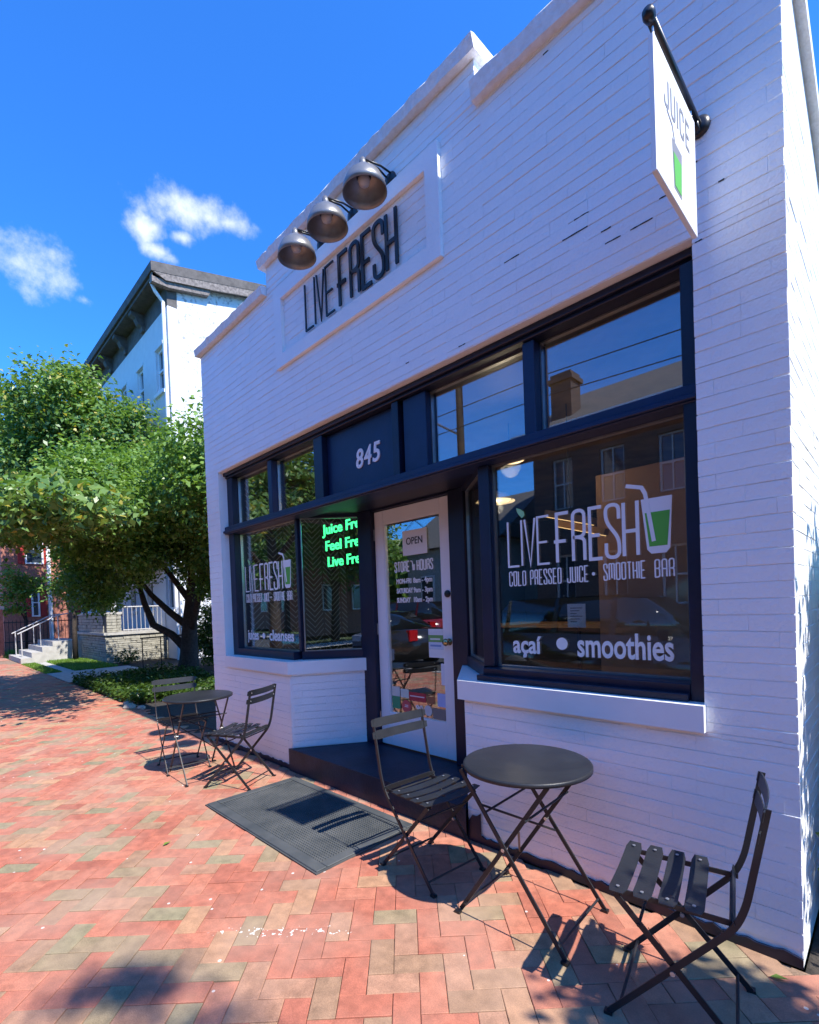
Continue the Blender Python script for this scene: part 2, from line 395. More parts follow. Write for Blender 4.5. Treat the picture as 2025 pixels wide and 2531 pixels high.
# ------------------------------------------------------------------ lettering
def fil(pts, r, n=5):
    if r <= 0: return pts
    out = [pts[0]]
    for i in range(1, len(pts) - 1):
        p = Vector(pts[i]); a = Vector(pts[i - 1]) - p; b = Vector(pts[i + 1]) - p
        rr = min(r, a.length * .5, b.length * .5); a.normalize(); b.normalize()
        p0 = p + a * rr; p1 = p + b * rr
        for k in range(n + 1):
            t = k / n; q = p0 * (1 - t) ** 2 + p * 2 * t * (1 - t) + p1 * t * t; out.append((q.x, q.y))
    out.append(pts[-1]); return out
def glyph(ch, w, sharp=False):
    r = 0 if sharp else w * .55
    o = .0
    G = {'L': [[(0, 1), (0, 0), (w, 0)]], 'I': [[(0, 1), (0, 0)]], 'V': [[(0, 1), (w / 2, 0), (w, 1)]],
         'E': [[(w, 1), (0, 1), (0, 0), (w, 0)], [(0, .46), (w * .82, .46)]], 'F': [[(w, 1), (0, 1), (0, 0)], [(-.07, .43), (w * .75, .43)]],
         'R': [fil([(0, 0), (0, 1), (w, 1), (w, .47), (0, .47)], r), fil([(w * .35, .47), (w, .43), (w, 0)], r)],
         'S': [fil([(w, .72), (w, 1), (0, 1), (0, .70), (w, .34), (w, 0), (0, 0), (0, .28)], r)],
         'H': [[(0, 1), (0, 0)], [(w, 1), (w, 0)], [(0, .46), (w, .46)]],
         'C': [fil([(w, .72), (w, 1), (0, 1), (0, 0), (w, 0), (w, .28)], r)],
         'O': [fil([(w * .5, 1), (w, 1), (w, 0), (0, 0), (0, 1), (w * .5, 1)], r)], 'D': [fil([(0, 0), (0, 1), (w, 1), (w, 0), (-.02, 0)], r)],
         'P': [fil([(0, 0), (0, 1), (w, 1), (w, .45), (0, .45)], r)], 'J': [fil([(w, 1), (w, 0), (0, 0), (0, .28)], r)],
         'U': [fil([(0, 1), (0, 0), (w, 0), (w, 1)], r)], 'M': [fil([(0, 0), (0, 1), (w * .75, 1), (w * .75, .1)], r), fil([(w * .75, .8), (w * .75, 1), (w * 1.5, 1), (w * 1.5, 0)], r)],
         'T': [[(0, 1), (w, 1)], [(w / 2, 1), (w / 2, 0)]], 'B': [fil([(0, 0), (0, 1), (w, 1), (w, .5), (0, .5)], r), fil([(0, .5), (w, .5), (w, 0), (-.02, 0)], r)],
         'A': [fil([(0, 0), (0, 1), (w, 1), (w, 0)], r), [(0, .46), (w, .46)]]}
    return G[ch]
LOGO = [('L', 0, .27, 0), ('I', .35, .1, 0), ('V', .43, .25, 0), ('E', .74, .27, 0), ('F', 1.19, .26, 1), ('R', 1.545, .24, 1), ('E', 1.90, .24, 1), ('S', 2.22, .25, 1), ('H', 2.56, .25, 1)]
def letter_mb(ch, w, h, x, z, y0, y1, hw, M=None, sx=1.0):
    mb = MB()
    for k, st in enumerate(glyph(ch, w)):
        mb.strip([(x + p[0] * h * sx, z + p[1] * h) for p in st], hw, y0 - k * .0006, y1, M)
    return mb
def stroke_text(text, x, z, h, w, gap, hw, y0, y1, space=None, mb=None, M=None):
    mb = mb or MB()
    for ch in text:
        if ch == ' ': x += (space or w * 1.4) ; continue
        if ch == '*':
            mb.prism([(x + gap + .009 * math.cos(a * math.pi / 6), z + h * .45 + .009 * math.sin(a * math.pi / 6)) for a in range(12)], y0, y1, 'y', M); x += gap * 2 + .018; continue
        ww = w / h
        for k, st in enumerate(glyph(ch, ww)): mb.strip([(x + p[0] * h, z + p[1] * h) for p in st], hw, y0 - k * .0003, y1, M)
        x += (w * 1.5 if ch == 'M' else (0 if ch == 'I' else w)) + gap
    return mb
def font_mesh(text, size, name, mat, ext=.001, bold=0.0, sx=1.0, shear=0.0, align='LEFT'):
    cu = bpy.data.curves.new(name, 'FONT'); cu.body = text; cu.size = size; cu.extrude = ext; cu.offset = bold; cu.shear = shear; cu.align_x = align; cu.resolution_u = 4
    o = bpy.data.objects.new(name, cu); C.objects.link(o)
    dg = bpy.context.evaluated_depsgraph_get(); dg.update()
    me = bpy.data.meshes.new_from_object(o.evaluated_get(dg)); me.name = name
    bpy.data.objects.remove(o); bpy.data.curves.remove(cu)
    me.materials.clear(); me.materials.append(mat)
    for v in me.vertices: v.co.x *= sx
    return me
def font_on(text, size, name, mat, loc, parent, fitw=None, **kw):      # upright text facing -y
    me = font_mesh(text, size, name, mat, **kw)
    xs = [v.co.x for v in me.vertices]; w = max(xs) - min(xs)
    s = fitw / w if fitw else 1
    for v in me.vertices: v.co = Vector(((v.co.x - min(xs)) * s, -v.co.z, v.co.y))
    me.update()
    o = link(name, me, parent); o.location = loc
    return o
def cup(x, z, h, y0, y1, parent, sx=1.0, M=None, gparent=None):
    X = lambda u: x + u * h * sx
    Zf = lambda v: z + v * h
    a = MB().prism([(X(2.88), Zf(1.0)), (X(3.41), Zf(1.0)), (X(3.36), Zf(.08)), (X(3.29), Zf(0)), (X(3.04), Zf(0)), (X(2.97), Zf(.08))], y0, y1, 'y', M).build('cup_mark', vinylw, parent)
    g = MB().prism([(X(2.945), Zf(.745)), (X(3.37), Zf(.745)), (X(3.315), Zf(.13)), (X(3.01), Zf(.13))], y0 - .0008, y0 - .0002, 'y', M).build('juice_mark', vinylg, parent)
    s = MB().strip([(X(2.62), Zf(1.30)), (X(2.90), Zf(1.22)), (X(2.96), Zf(1.10)), (X(3.09), Zf(.22))], .035 * h, y0 - .0016, y0 - .001, M).build('straw_mark', vinylw, parent)
    return a
def leafmark(x, z, h, y0, parent, M=None):
    p = [(x + h * u, z + h * v) for u, v in ((.37, 1.04), (.30, 1.12), (.25, 1.2), (.24, 1.28), (.34, 1.24), (.43, 1.17), (.44, 1.09))]
    return MB().prism(p, y0 - .0006, y0, 'y', M).build('leaf_mark', leafg, parent)

# ------------------------------------------------------------------ ground
def sheet(name, x0, x1, y0, y1, z, mat, lab=None):
    o = MB().add([(x0, y0, z), (x1, y0, z), (x1, y1, z), (x0, y1, z)], [(0, 1, 2, 3)]).build(name, mat); o['kind'] = 'structure'
    return o
sheet('ground', -600, 600, -600, 600, -.19, grass_m)
sheet('road', -300, 300, -10.6, -4.35, -.13, asphalt)
MB().box(-120, 60, -4.35, -4.2, -.3, .0).build('kerb', concrete)['kind'] = 'structure'
far_sw = sheet('far_pavement', -300, 300, -12.2, -10.6, -.01, concrete)
sw = MB().box(-90, 14, -4.2, -.004, -.3, -.012).build('sidewalk', mortar); sw['kind'] = 'structure'
lot = MB().box(-60, .08, -.004, 30, -.3, -.02).build('yard_soil', soil); lot['kind'] = 'structure'
MB().box(5.33, 40, .0, 30, -.3, -.02).build('side_yard_soil', soil)['kind'] = 'structure'
MB().box(-10.2, -7.6, -.002, 1.9, -.2, .012).build('concrete_path', concrete)['kind'] = 'structure'
MB().box(-14.5, -10.22, .35, .62, -.2, .01).build('concrete_strip', concrete)['kind'] = 'structure'

# herringbone pavers
PW = .1016; TH = .79636; OX, OY = 3.946, -.870
TONES = [((.425, .135, .078), 5), ((.37, .118, .070), 4), ((.44, .158, .092), 4), ((.39, .20, .118), 3), ((.33, .19, .108), 2.3), ((.285, .21, .115), 1.4), ((.24, .20, .11), 1.0), ((.42, .225, .12), 1.2)]
tw = [t[1] for t in TONES]
def brick_verts(L, Wd, j, h=.0, rise=.012, bev=.0024):
    x0, x1, y0, y1 = j / 2, L - j / 2, j / 2, Wd - j / 2
    base = [(x0, y0, h - rise), (x1, y0, h - rise), (x1, y1, h - rise), (x0, y1, h - rise)]
    mid = [(p[0], p[1], h - bev * .7) for p in base]
    top = [(x0 + bev, y0 + bev, h), (x1 - bev, y0 + bev, h), (x1 - bev, y1 - bev, h), (x0 + bev, y1 - bev, h)]
    f = [(8, 9, 10, 11)] + [(i, (i + 1) % 4, (i + 1) % 4 + 4, i + 4) for i in range(4)] + [(i + 4, (i + 1) % 4 + 4, (i + 1) % 4 + 8, i + 8) for i in range(4)]
    return base + mid + top, f
def paver_local(u, v): return (OX + PW * (u * math.cos(TH) + v * math.sin(TH)), OY + PW * (u * math.sin(TH) - v * math.cos(TH)))
bl = []
for a in range(-260, 140):
    for b in range(-80, 80):
        for (u, v, horiz) in ((a + 4 * b, -a, 0), (a + 4 * b + 1, 1 - a, 1)):
            cu, cv = (u + 1, v + .5) if horiz else (u + .5, v + 1)
            x, y = paver_local(cu, cv)
            if -17 < x < 7.2 and -4.12 < y < .03: bl.append((x, y, u, v, horiz))
def seen(x, y):
    p = proj((x, y, 0))
    if p is None or not (-20 < p[0] < 2045 and p[1] < 2551): return 0
    if 1.87 < x < 3.33 and -.88 < y < -.08: return 0
    return 1 / p[2] ** 2 * (1.46 / p[2])
order = sorted(range(len(bl)), key=lambda i: -seen(bl[i][0], bl[i][1]))
single = set(order[:300])
paver_meshes = []
for k, (col, wgt) in enumerate(TONES):
    for q in range(2):
        vs, fs = brick_verts(2 * PW, PW, .0022)
        s = 1 + (rnd.random() - .5) * .16
        me = bpy.data.meshes.new('brick'); me.from_pydata([(p[0] - PW, p[1] - PW / 2, p[2]) for p in vs], [], fs); me.materials.append(paver_m); fix(me)
        at = me.color_attributes.new('tone', 'FLOAT_COLOR', 'POINT')
        for d in at.data: d.color = (col[0] * s, col[1] * s, col[2] * s, 1)
        paver_meshes.append(me)
bv, bf, bc = [], [], []
for i, (x, y, u, v, hz) in enumerate(bl):
    k = rnd.choices(range(len(TONES)), tw)[0]
    ang = TH if hz else TH - math.pi / 2
    dz = rnd.uniform(-.003, .0015); ja = rnd.uniform(-.010, .010)
    if i in single:
        o = link('brick', paver_meshes[k * 2 + rnd.randrange(2)], sw); o.location = (x, y, dz); o.rotation_euler = (rnd.uniform(-.011, .011), rnd.uniform(-.011, .011), ang + ja)
    else:
        vs, fs = brick_verts(2 * PW, PW, .0022); s = rnd.uniform(.9, 1.1); ca, sa = math.cos(ang + ja), math.sin(ang + ja); n0 = len(bv)
        for p in vs:
            px, py = p[0] - PW, p[1] - PW / 2; bv.append((x + px * ca - py * sa, y + px * sa + py * ca, p[2] + dz))
        bf += [tuple(q + n0 for q in f) for f in fs]; c = TONES[k][0]; bc += [(c[0] * s, c[1] * s, c[2] * s, 1)] * len(vs)
me = bpy.data.meshes.new('brick_field'); me.from_pydata(bv, [], bf); me.materials.append(paver_m)
at = me.color_attributes.new('tone', 'FLOAT_COLOR', 'POINT'); at.data.foreach_set('color', np.array(bc, dtype=np.float32).ravel())
fix(me); o = link('brick_field', me, sw); o['kind'] = 'stuff'
# far end of the walk, too far to tell the bricks apart
me = MB().add([(-90, -4.19, -.004), (-17, -4.19, -.004), (-17, -.02, -.004), (-90, -.02, -.004)], [(0, 1, 2, 3)]).mesh('brick_far', paver_m)
at = me.color_attributes.new('tone', 'FLOAT_COLOR', 'POINT')
for d in at.data: d.color = (.43, .20, .13, 1)
link('brick_far', me, sw)['kind'] = 'stuff'

# ------------------------------------------------------------------ the shop
XL, XR = .086, 5.328
shop = thing('shop_building', 'white painted brick storefront with navy window frames and stepped parapet', 'building')
CH = .0652; BLEN = .203
class Wallface:                       # plane: origin O, direction U, outward normal Nn; bricks stand proud of it
    def __init__(s, O, U):
        s.O = Vector(O); s.U = Vector(U).normalized(); s.N = Vector((s.U.y, -s.U.x, 0))
    def p(s, u, z, d): return s.O + s.U * u + Vector((0, 0, z)) + s.N * d
def brick_on(face, u0, u1, z0, z1, d=.0020, ch=.0034, j=.0010, ju=-.0008):
    ju = j if ju is None else ju
    u0 += ju; u1 -= ju; z0 += j; z1 -= j
    if u1 - u0 < .018 or z1 - z0 < .012: return None
    q_ = rnd.gauss(0, .0006 if d < .004 else .0004); t = [q_ + rnd.uniform(-.0005, .0005) for _ in range(4)]
    base = [(u0, z0), (u1, z0), (u1, z1), (u0, z1)]; cv = (lambda p: ch * rnd.uniform(.45, 1.1) if rnd.random() < p else .0003); ca, cb, cc, cd = cv(.30), cv(.30), cv(.62), cv(.62); top = [(u0 + ca, z0 + cc * rnd.uniform(.6, 1.3)), (u1 - cb, z0 + cc * rnd.uniform(.6, 1.3)), (u1 - cb, z1 - cd * rnd.uniform(.6, 1.3)), (u0 + ca, z1 - cd * rnd.uniform(.6, 1.3))]
    vs = [face.p(a, b, -.0016) for a, b in base] + [face.p(a, b, d + t[i]) for i, (a, b) in enumerate(top)]
    return vs, [(4, 5, 6, 7)] + [(i, (i + 1) % 4, (i + 1) % 4 + 4, i + 4) for i in range(4)]
BR = []
def lay(face, bands, seed=0):
    for (z0, z1, iv) in bands:
        c0 = int(math.floor(z0 / CH)); c1 = int(math.ceil(z1 / CH))
        for c in range(c0, c1):
            a = max(z0, c * CH); b = min(z1, (c + 1) * CH)
            if b - a < .02: continue
            L = BLEN / 2 if c % 6 == 3 else BLEN
            off = (0 if c % 2 else .5) * BLEN
            for (u0, u1) in iv:
                k = math.floor((u0 - off) / L)
                while off + k * L < u1:
                    s, e = max(u0, off + k * L), min(u1, off + (k + 1) * L)
                    if s - u0 < .03: s = u0
                    if e - s > .03:
                        g = brick_on(face, s + rnd.uniform(-.001, .001), e, a + rnd.uniform(-.0014, .0014), b + rnd.uniform(-.0014, .0014))
                        if g: BR.append(g)
                    k += 1
front = Wallface((0, 0, 0), (1, 0, 0))
bands = [(.0652, .868, [(XL, 1.69), (3.70, XR)]), (.868, 2.965, [(XL, .40), (5.012, XR)]), (2.965, 3.58, [(XL, XR)]), (3.58, 4.275, [(XL, 1.72), (3.66, XR)]), (3.69, 4.16, [(1.835, 3.548)]), (4.275, 4.322, [(XL, XR)]), (4.322, 4.565, [(1.56, 3.93)])]
lay(front, bands)
lay(Wallface((1.70, 0, 0), (.40, .6, 0)), [(.2034, .868, [(.012, .715)])])
side = Wallface((XR - .004, 0, 0), (0, 1, 0)); lay(side, [(.0, 3.62, [(.004, 1.6)])])
def bsize(g):
    c = sum((Vector(v) for v in g[0][4:]), Vector()) / 4; p = proj(c)
    if p is None or not (0 < p[0] < 2025 and 0 < p[1] < 2531): return 0
    q = [proj(v) for v in g[0][4:]]
    if any(x is None for x in q): return 0
    return abs(sum(q[i][0] * q[(i + 1) % 4][1] - q[(i + 1) % 4][0] * q[i][1] for i in range(4)))
ordb = sorted(range(len(BR)), key=lambda i: -bsize(BR[i])); sing = set(ordb[:300])
rest = MB()
for i, g in enumerate(BR):
    if i in sing:
        c = sum((Vector(v) for v in g[0]), Vector()) / 8
        me = bpy.data.meshes.new('brick'); me.from_pydata([Vector(v) - c for v in g[0]], [], g[1]); me.materials.append(white); fix(me)
        o = link('brick', me, shop); o.location = c
    else: rest.add(*g)
o = rest.build('brickwork', white, shop); o['kind'] = 'stuff'
# wall bodies behind the brick faces
def body(polys, name, mat): 
    m = MB()
    for a in polys: m.box(*a)
    return m.build(name, mat, shop)
w = MB()
w.box(XL, .398, .002, .27, .0, 2.962).box(5.014, XR - .004, .002, .27, .0, 2.962)
w.box(XL, XR - .004, .002, .27, 2.962, 4.32).box(1.56, 3.93, .002, .27, 4.32, 4.565)
w.prism([(.398, .002), (1.694, .002), (2.10, .602), (2.10, .70), (1.60, .24), (.398, .24)], 0, .868)
w.prism([(5.014, .002), (3.696, .002), (3.24, .602), (3.24, .70), (3.8, .24), (5.014, .24)], 0, .868)
w.build('front_wall', white, shop)
sidew = MB().box(XR - .25, XR - .004, .27, 9, 0, 3.66).box(XL, XL + .2, .27, 9, 0, 3.66).box(XL, XR, 9, 9.2, 0, 3.66).build('side_wall', white, shop)
MB().prism([(.27, 3.66), (.27, 4.10), (1.3, 3.72), (1.3, 3.66)], XR - .25, XR - .004, 'x').build('side_parapet', white, shop)
MB().prism([(-.02, 4.11), (-.02, 4.19), (1.32, 3.72), (9.2, 3.72), (9.2, 3.65), (1.3, 3.65)], XR - .02, XR + .035, 'x').build('side_coping', coping_m, shop)
MB().box(XL + .2, XR - .25, .27, 9, 3.3, 3.4).build('roof', roof_m, shop)
def coping(x0, x1, z0, z1, yb=.32):
    n = max(2, int((x1 - x0) / .06)); m = MB(); vs = []; fs = []
    for i in range(n + 1):
        x = x0 + (x1 - x0) * i / n; j = lambda s: rnd.uniform(-s, s)
        vs += [(x, -.05 + j(.004), z0 + j(.003)), (x, -.065 + j(.005), z1 - .02 + j(.006)), (x, -.045 + j(.006), z1 + j(.006)), (x, yb, z1 + .01), (x, yb, z0)]
    for i in range(n):
        for k in range(5): fs.append((i * 5 + k, i * 5 + 5 + k, i * 5 + 5 + (k + 1) % 5, i * 5 + (k + 1) % 5))
    fs += [(0, 1, 2, 3, 4), tuple(n * 5 + k for k in (4, 3, 2, 1, 0))]
    return m.add(vs, fs).build('coping', coping_m, shop)
coping(XL - .04, 1.555, 4.322, 4.405); coping(1.50, 3.965, 4.567, 4.655); coping(3.935, XR + .05, 4.29, 4.40)
# projecting frame round the sign panel
fm = MB().box(1.72, 3.66, -.032, .004, 3.58, 3.69).box(1.72, 3.66, -.032, .004, 4.16, 4.275).box(1.72, 1.835, -.032, .004, 3.69, 4.16).box(3.548, 3.66, -.032, .004, 3.69, 4.16)
fm.build('sign_panel_frame', white, shop)
# sills
MB().prism([(.445, -.035), (1.712, -.035), (2.125, .588), (2.09, .62), (1.62, .22), (.445, .22)], .87, .985).build('sill', trimw, shop)
MB().prism([(5.016, -.035), (3.672, -.035), (3.215, .588), (3.25, .62), (3.78, .22), (5.016, .22)], .87, .985).build('sill', trimw, shop)
CRACKS = [(4.434, 4.565, 3.248), (4.498, 4.572, 3.308), (4.09, 4.182, 3.307), (4.63, 4.676, 3.188), (4.889, 4.925, 3.187), (4.763, 4.86, 3.123), (4.647, 4.72, 3.124), (5.021, 5.039, 3.246), (5.024, 5.049, 2.923), (4.361, 4.39, 4.234), (5.113, 5.134, 3.132), (3.75, 3.80, 2.99), (3.3, 3.33, 3.07)]
# painted base band with an uneven upper edge
m = MB()
def bandstrip(x0, x1, hmin, hmax):
    n = int((x1 - x0) / .03); top = [(x0 + (x1 - x0) * i / n, rnd.uniform(hmin, hmax)) for i in range(n + 1)]
    for i in range(n):
        (xa, za), (xb, zb) = top[i], top[i + 1]
        m.add([(xa, -.011, 0), (xb, -.011, 0), (xb, -.011, zb), (xa, -.011, za), (xa, .0, za), (xb, .0, zb)], [(0, 1, 2, 3), (3, 2, 5, 4)])
bandstrip(XL, 1.66, .036, .05); m.build('base_band', navy, shop); m = MB(); bandstrip(3.70, 3.80, .10, .20); bandstrip(3.80, XR, .034, .052); m.build('base_band', navy, shop)
# short open cracks where the paint has split along the joints
for (a, b, z) in CRACKS:
    z = round(z / CH) * CH + .001; m = MB(); n = 5
    lo = [(a + (b - a) * i / n, z - rnd.uniform(.001, .0035)) for i in range(n + 1)]; hi = [(a + (b - a) * i / n, z + rnd.uniform(.0005, .003)) for i in range(n + 1)]
    m.prism(lo + hi[::-1], -.0042, -.001, 'y'); m.build('paint_crack', soil, shop)
# step
MB().prism([(1.665, -.03), (3.70, -.03), (3.25, .60), (2.07, .60)], 0, .2).build('door_step', steppaint, shop)
# storefront frame
F = lambda name, x0, x1, y0, y1, z0, z1, mat=navy: MB().bbox(x0, x1, y0, y1, z0, z1, .004).build(name, mat, shop)
F('lintel_board', .40, 5.012, .075, .25, 2.905, 2.963)
F('lintel_moulding', .404, 5.008, .05, .074, 2.925, 2.961)
F('jamb', .40, .52, .09, .24, .985, 2.904); F('jamb', 4.945, 5.011, .05, .24, .985, 2.904)
F('transom_bar', .403, 5.007, .045, .23, 2.297, 2.375, navy2)
F('transom_ledge', .405, 5.005, .025, .044, 2.305, 2.33, navy2)
F('mullion', 1.272, 1.345, .095, .23, 2.378, 2.903, navy2); F('mullion', 4.122, 4.196, .095, .23, 2.378, 2.903, navy2)
F('mullion', 2.078, 2.20, .08, .23, 2.378, 2.903, navy); F('mullion', 3.05, 3.115, .085, .23, 2.378, 2.903, navy); F('mullion', 3.145, 3.36, .11, .23, 2.378, 2.903, navy2)
F('number_panel', 2.202, 3.048, .135, .22, 2.378, 2.903, navy2)
F('groove_board', 3.117, 3.143, .15, .22, 2.378, 2.903, navy)
F('bottom_rail', .522, 1.63, .085, .235, .987, 1.06); F('bottom_rail', 3.80, 4.943, .06, .235, .987, 1.06)
F('bottom_moulding', 3.78, 4.943, .02, .058, .987, 1.02)
F('corner_post', 1.622, 1.662, .15, .19, 1.062, 2.295); F('corner_post', 3.765, 3.845, .12, .20, 1.062, 2.295)
def segbox(a, b, d0, d1, z0, z1, name, mat=navy):        # box along a floor-plan segment, d is depth behind the segment
    A = Vector((a[0], a[1], 0)); B = Vector((b[0], b[1], 0)); u = (B - A).normalized(); n = Vector((-u.y, u.x, 0)); L = (B - A).length
    Mx = Matrix(((u.x, n.x, 0, A.x), (u.y, n.y, 0, A.y), (0, 0, 1, 0), (0, 0, 0, 1)))
    return MB().box(0, L, d0, d1, z0, z1, Mx)
segbox((1.655, .165), (2.085, .605), -.02, .06, .987, 1.06, '').build('bottom_rail', navy, shop)
segbox((1.664, .175), (2.085, .605), .0, .05, 2.30, 2.325, '').build('head_rail', navy, shop)
segbox((3.31, .60), (3.79, .17), -.05, .02, .987, 1.06, '').build('bottom_rail', navy, shop)
segbox((3.31, .60), (3.79, .17), -.05, .0, 2.296, 2.325, '').build('head_rail', navy, shop)
F('door_post', 2.045, 2.232, .555, .70, .20, 2.324); F('door_post', 3.146, 3.30, .555, .70, .20, 2.324)
F('door_head', 2.234, 3.144, .57, .70, 2.308, 2.324)
MB().prism([(.52, .231), (1.6, .231), (2.1, .72), (3.3, .72), (3.85, .231), (4.95, .231), (4.95, .3), (.52, .3)], 2.34, 2.37).build('soffit', navy, shop)
MB().prism([(1.64, .232), (3.80, .232), (3.31, .72), (2.05, .72)], 2.326, 2.338).build('soffit', navy, shop)
# windows: bright glazing bead and pane
def window(a, b, z0, z1, d=0.0):
    A = Vector((a[0], a[1], 0)); B = Vector((b[0], b[1], 0)); u = (B - A).normalized(); n = Vector((-u.y, u.x, 0)); L = (B - A).length
    Mx = Matrix(((u.x, n.x, 0, A.x), (u.y, n.y, 0, A.y), (0, 0, 1, 0), (0, 0, 0, 1)))
    t = .009
    bead = MB().box(0, t, -.012, .016, z0, z1, Mx).box(L - t, L, -.012, .016, z0, z1, Mx).box(t, L - t, -.012, .016, z0, z0 + t, Mx).box(t, L - t, -.012, .016, z1 - t, z1, Mx).build('window', steel, shop)
    MB().box(t, L - t, .0, .006, z0 + t, z1 - t, Mx).build('pane', glass, bead)
    return bead
wa = window((.522, .17), (1.270, .17), 2.377, 2.903); wb = window((1.347, .17), (2.076, .17), 2.377, 2.903)
wc = window((3.362, .17), (4.120, .17), 2.377, 2.903); wd = window((4.198, .17), (4.943, .17), 2.377, 2.903)
wl = window((.522, .17), (1.622, .17), 1.061, 2.295); wr = window((3.846, .17), (4.943, .17), 1.061, 2.295)
ws = window((1.666, .185), (2.05, .60), 1.061, 2.299); ws2 = window((3.30, .60), (3.765, .185), 1.061, 2.299)
# window lettering
def win_logo(win, x, z, h):
    yq = .1655
    thin = MB(); bold = MB()
    for ch, o, ww, b in LOGO:
        mb = bold if b else thin
        for k, st in enumerate(glyph(ch, ww)): mb.strip([(x + (o + p[0]) * h, z + p[1] * h) for p in st], h * (.034 if b else .023), yq - .001 - k * .0004, yq)
    thin.build('lettering', vinylw, win); bold.build('lettering', vinylw, win)
    cup(x, z, h, yq - .001, yq, win); leafmark(x, z, h, yq - .0006, win)
    m = MB(); hh = .083
    stroke_text('COLD', x + .002, z - .115, hh, .0185, .012, .0036, yq - .001, yq, mb=m)
    stroke_text('PRESSED', x + .145, z - .115, hh, .0175, .0115, .0036, yq - .001, yq, mb=m)
    stroke_text('JUICE', x + .375, z - .115, hh, .0175, .0115, .0036, yq - .001, yq, mb=m)
    stroke_text('*', x + .51, z - .115, hh, .02, .012, .0036, yq - .001, yq, mb=m)
    stroke_text('SMOOTHIE', x + .578, z - .115, hh, .0175, .0105, .0036, yq - .001, yq, mb=m)
    stroke_text('BAR', x + .83, z - .115, hh, .020, .012, .0036, yq - .001, yq, mb=m)
    m.build('lettering', vinylw, win)
win_logo(wr, 3.943, 1.665, .268); win_logo(wl, .598, 1.665, .268)
yq = .1635
font_on('açaí', .145, 'lettering', vinylw, (3.955, yq, 1.152), wr, fitw=.19, bold=.0035)
MB().prism([(4.273 + .034 * math.cos(a * math.pi / 12), 1.212 + .034 * math.sin(a * math.pi / 12)) for a in range(24)], yq - .001, yq, 'y').build('lettering', vinylw, wr)
font_on('smoothies', .18, 'lettering', vinylw, (4.363, yq, 1.148), wr, fitw=.484, bold=.0038)
font_on('juices', .15, 'lettering', vinylw, (.60, yq, 1.152), wl, fitw=.235, bold=.0035)
MB().prism([(.945 + .03 * math.cos(a * math.pi / 12), 1.195 + .03 * math.sin(a * math.pi / 12)) for a in range(24)], yq - .001, yq, 'y').build('lettering', vinylw, wl)
font_on('cleanses', .15, 'lettering', vinylw, (1.06, yq, 1.152), wl, fitw=.46, bold=.0035)
# street number
nb = None
for i, (ch, x) in enumerate((('8', 2.585), ('4', 2.682), ('5', 2.782))):
    me_ = font_on(ch, .205, 'number', vinylw, (x, .1315, 2.548 + .004 * i), shop, fitw=.088, ext=.004, bold=.0035, shear=.12)

# door
door = MB()
dx0, dx1, dz0, dz1 = 2.237, 3.140, .212, 2.305
door.bbox(dx0, 2.352, .60, .645, dz0, dz1, .003).bbox(3.022, dx1, .60, .645, dz0, dz1, .003).bbox(2.353, 3.021, .601, .644, 2.182, dz1, .003).bbox(2.353, 3.021, .601, .644, dz0, .505, .003)
door.box(2.353, 2.362, .606, .64, .505, 2.182).box(3.012, 3.021, .606, .64, .505, 2.182)
door = door.build('door', trimw, shop)
MB().box(2.36, 3.014, .618, .624, .505, 2.182).build('pane', glass, door)
kn = Matrix.Translation((3.082, .60, 1.155)) @ Matrix.Rotation(math.pi / 2, 4, 'X')
MB().lathe([(.0, 0), (.028, 0), (.028, .006), (.012, .010), (.012, .03), (.027, .036), (.030, .05), (.024, .062), (0, .066)], 20, kn).build('door_knob', gold, door, True)
lk = Matrix.Translation((3.082, .60, 1.535)) @ Matrix.Rotation(math.pi / 2, 4, 'X')
MB().lathe([(0, 0), (.028, 0), (.028, .012), (.018, .016), (.0, .016)], 20, lk).build('deadbolt', blackm, door, True)
for hz in (.45, 1.25, 2.1): MB().tube([(2.235, .595, hz - .05), (2.235, .595, hz + .05)], .007, 8).build('hinge', steel, door)
yd = .6165
def sticker(x, z, w_, h_, col, name='sticker', k=0):
    mm = MATS.get('st%s' % (col,)) or P('st%s' % (col,), col, .5)
    return MB().box(x, x + w_, yd - .001 - k * .0008, yd - k * .0008, z, z + h_).build(name, mm, door)
def dtext(s, x, z, size, wd, col=vinylw, bold=.001, k=1): return font_on(s, size, 'lettering', col, (x, yd - .0015 - k * .0008, z), door, fitw=wd, bold=bold)
hm = MB(); stroke_text('STORE', 2.472, 1.748, .082, .024, .014, .0062, yd - .002, yd - .001, mb=hm); hm.build('lettering', vinylw, door); hm = MB(); stroke_text('HOURS', 2.742, 1.748, .082, .024, .014, .0062, yd - .002, yd - .001, mb=hm); hm.build('lettering', vinylw, door)
MB().prism([(2.683, 1.80), (2.718, 1.80), (2.714, 1.75), (2.688, 1.75)], yd - .002, yd - .001, 'y').strip([(2.668, 1.832), (2.684, 1.826), (2.694, 1.80)], .005, yd - .0024, yd - .0016).build('cup_mark', vinylw, door)
for (a, b, z) in (('MON-FRI', '8am - 4pm', 1.645), ('SATURDAY', '9am - 3pm', 1.563), ('SUNDAY', '10am - 2pm', 1.482)):
    dtext(a, 2.485, z, .058, .055 * len(a) ** .62, bold=.0022); dtext(b, 2.692, z, .06, .215, bold=.0016)
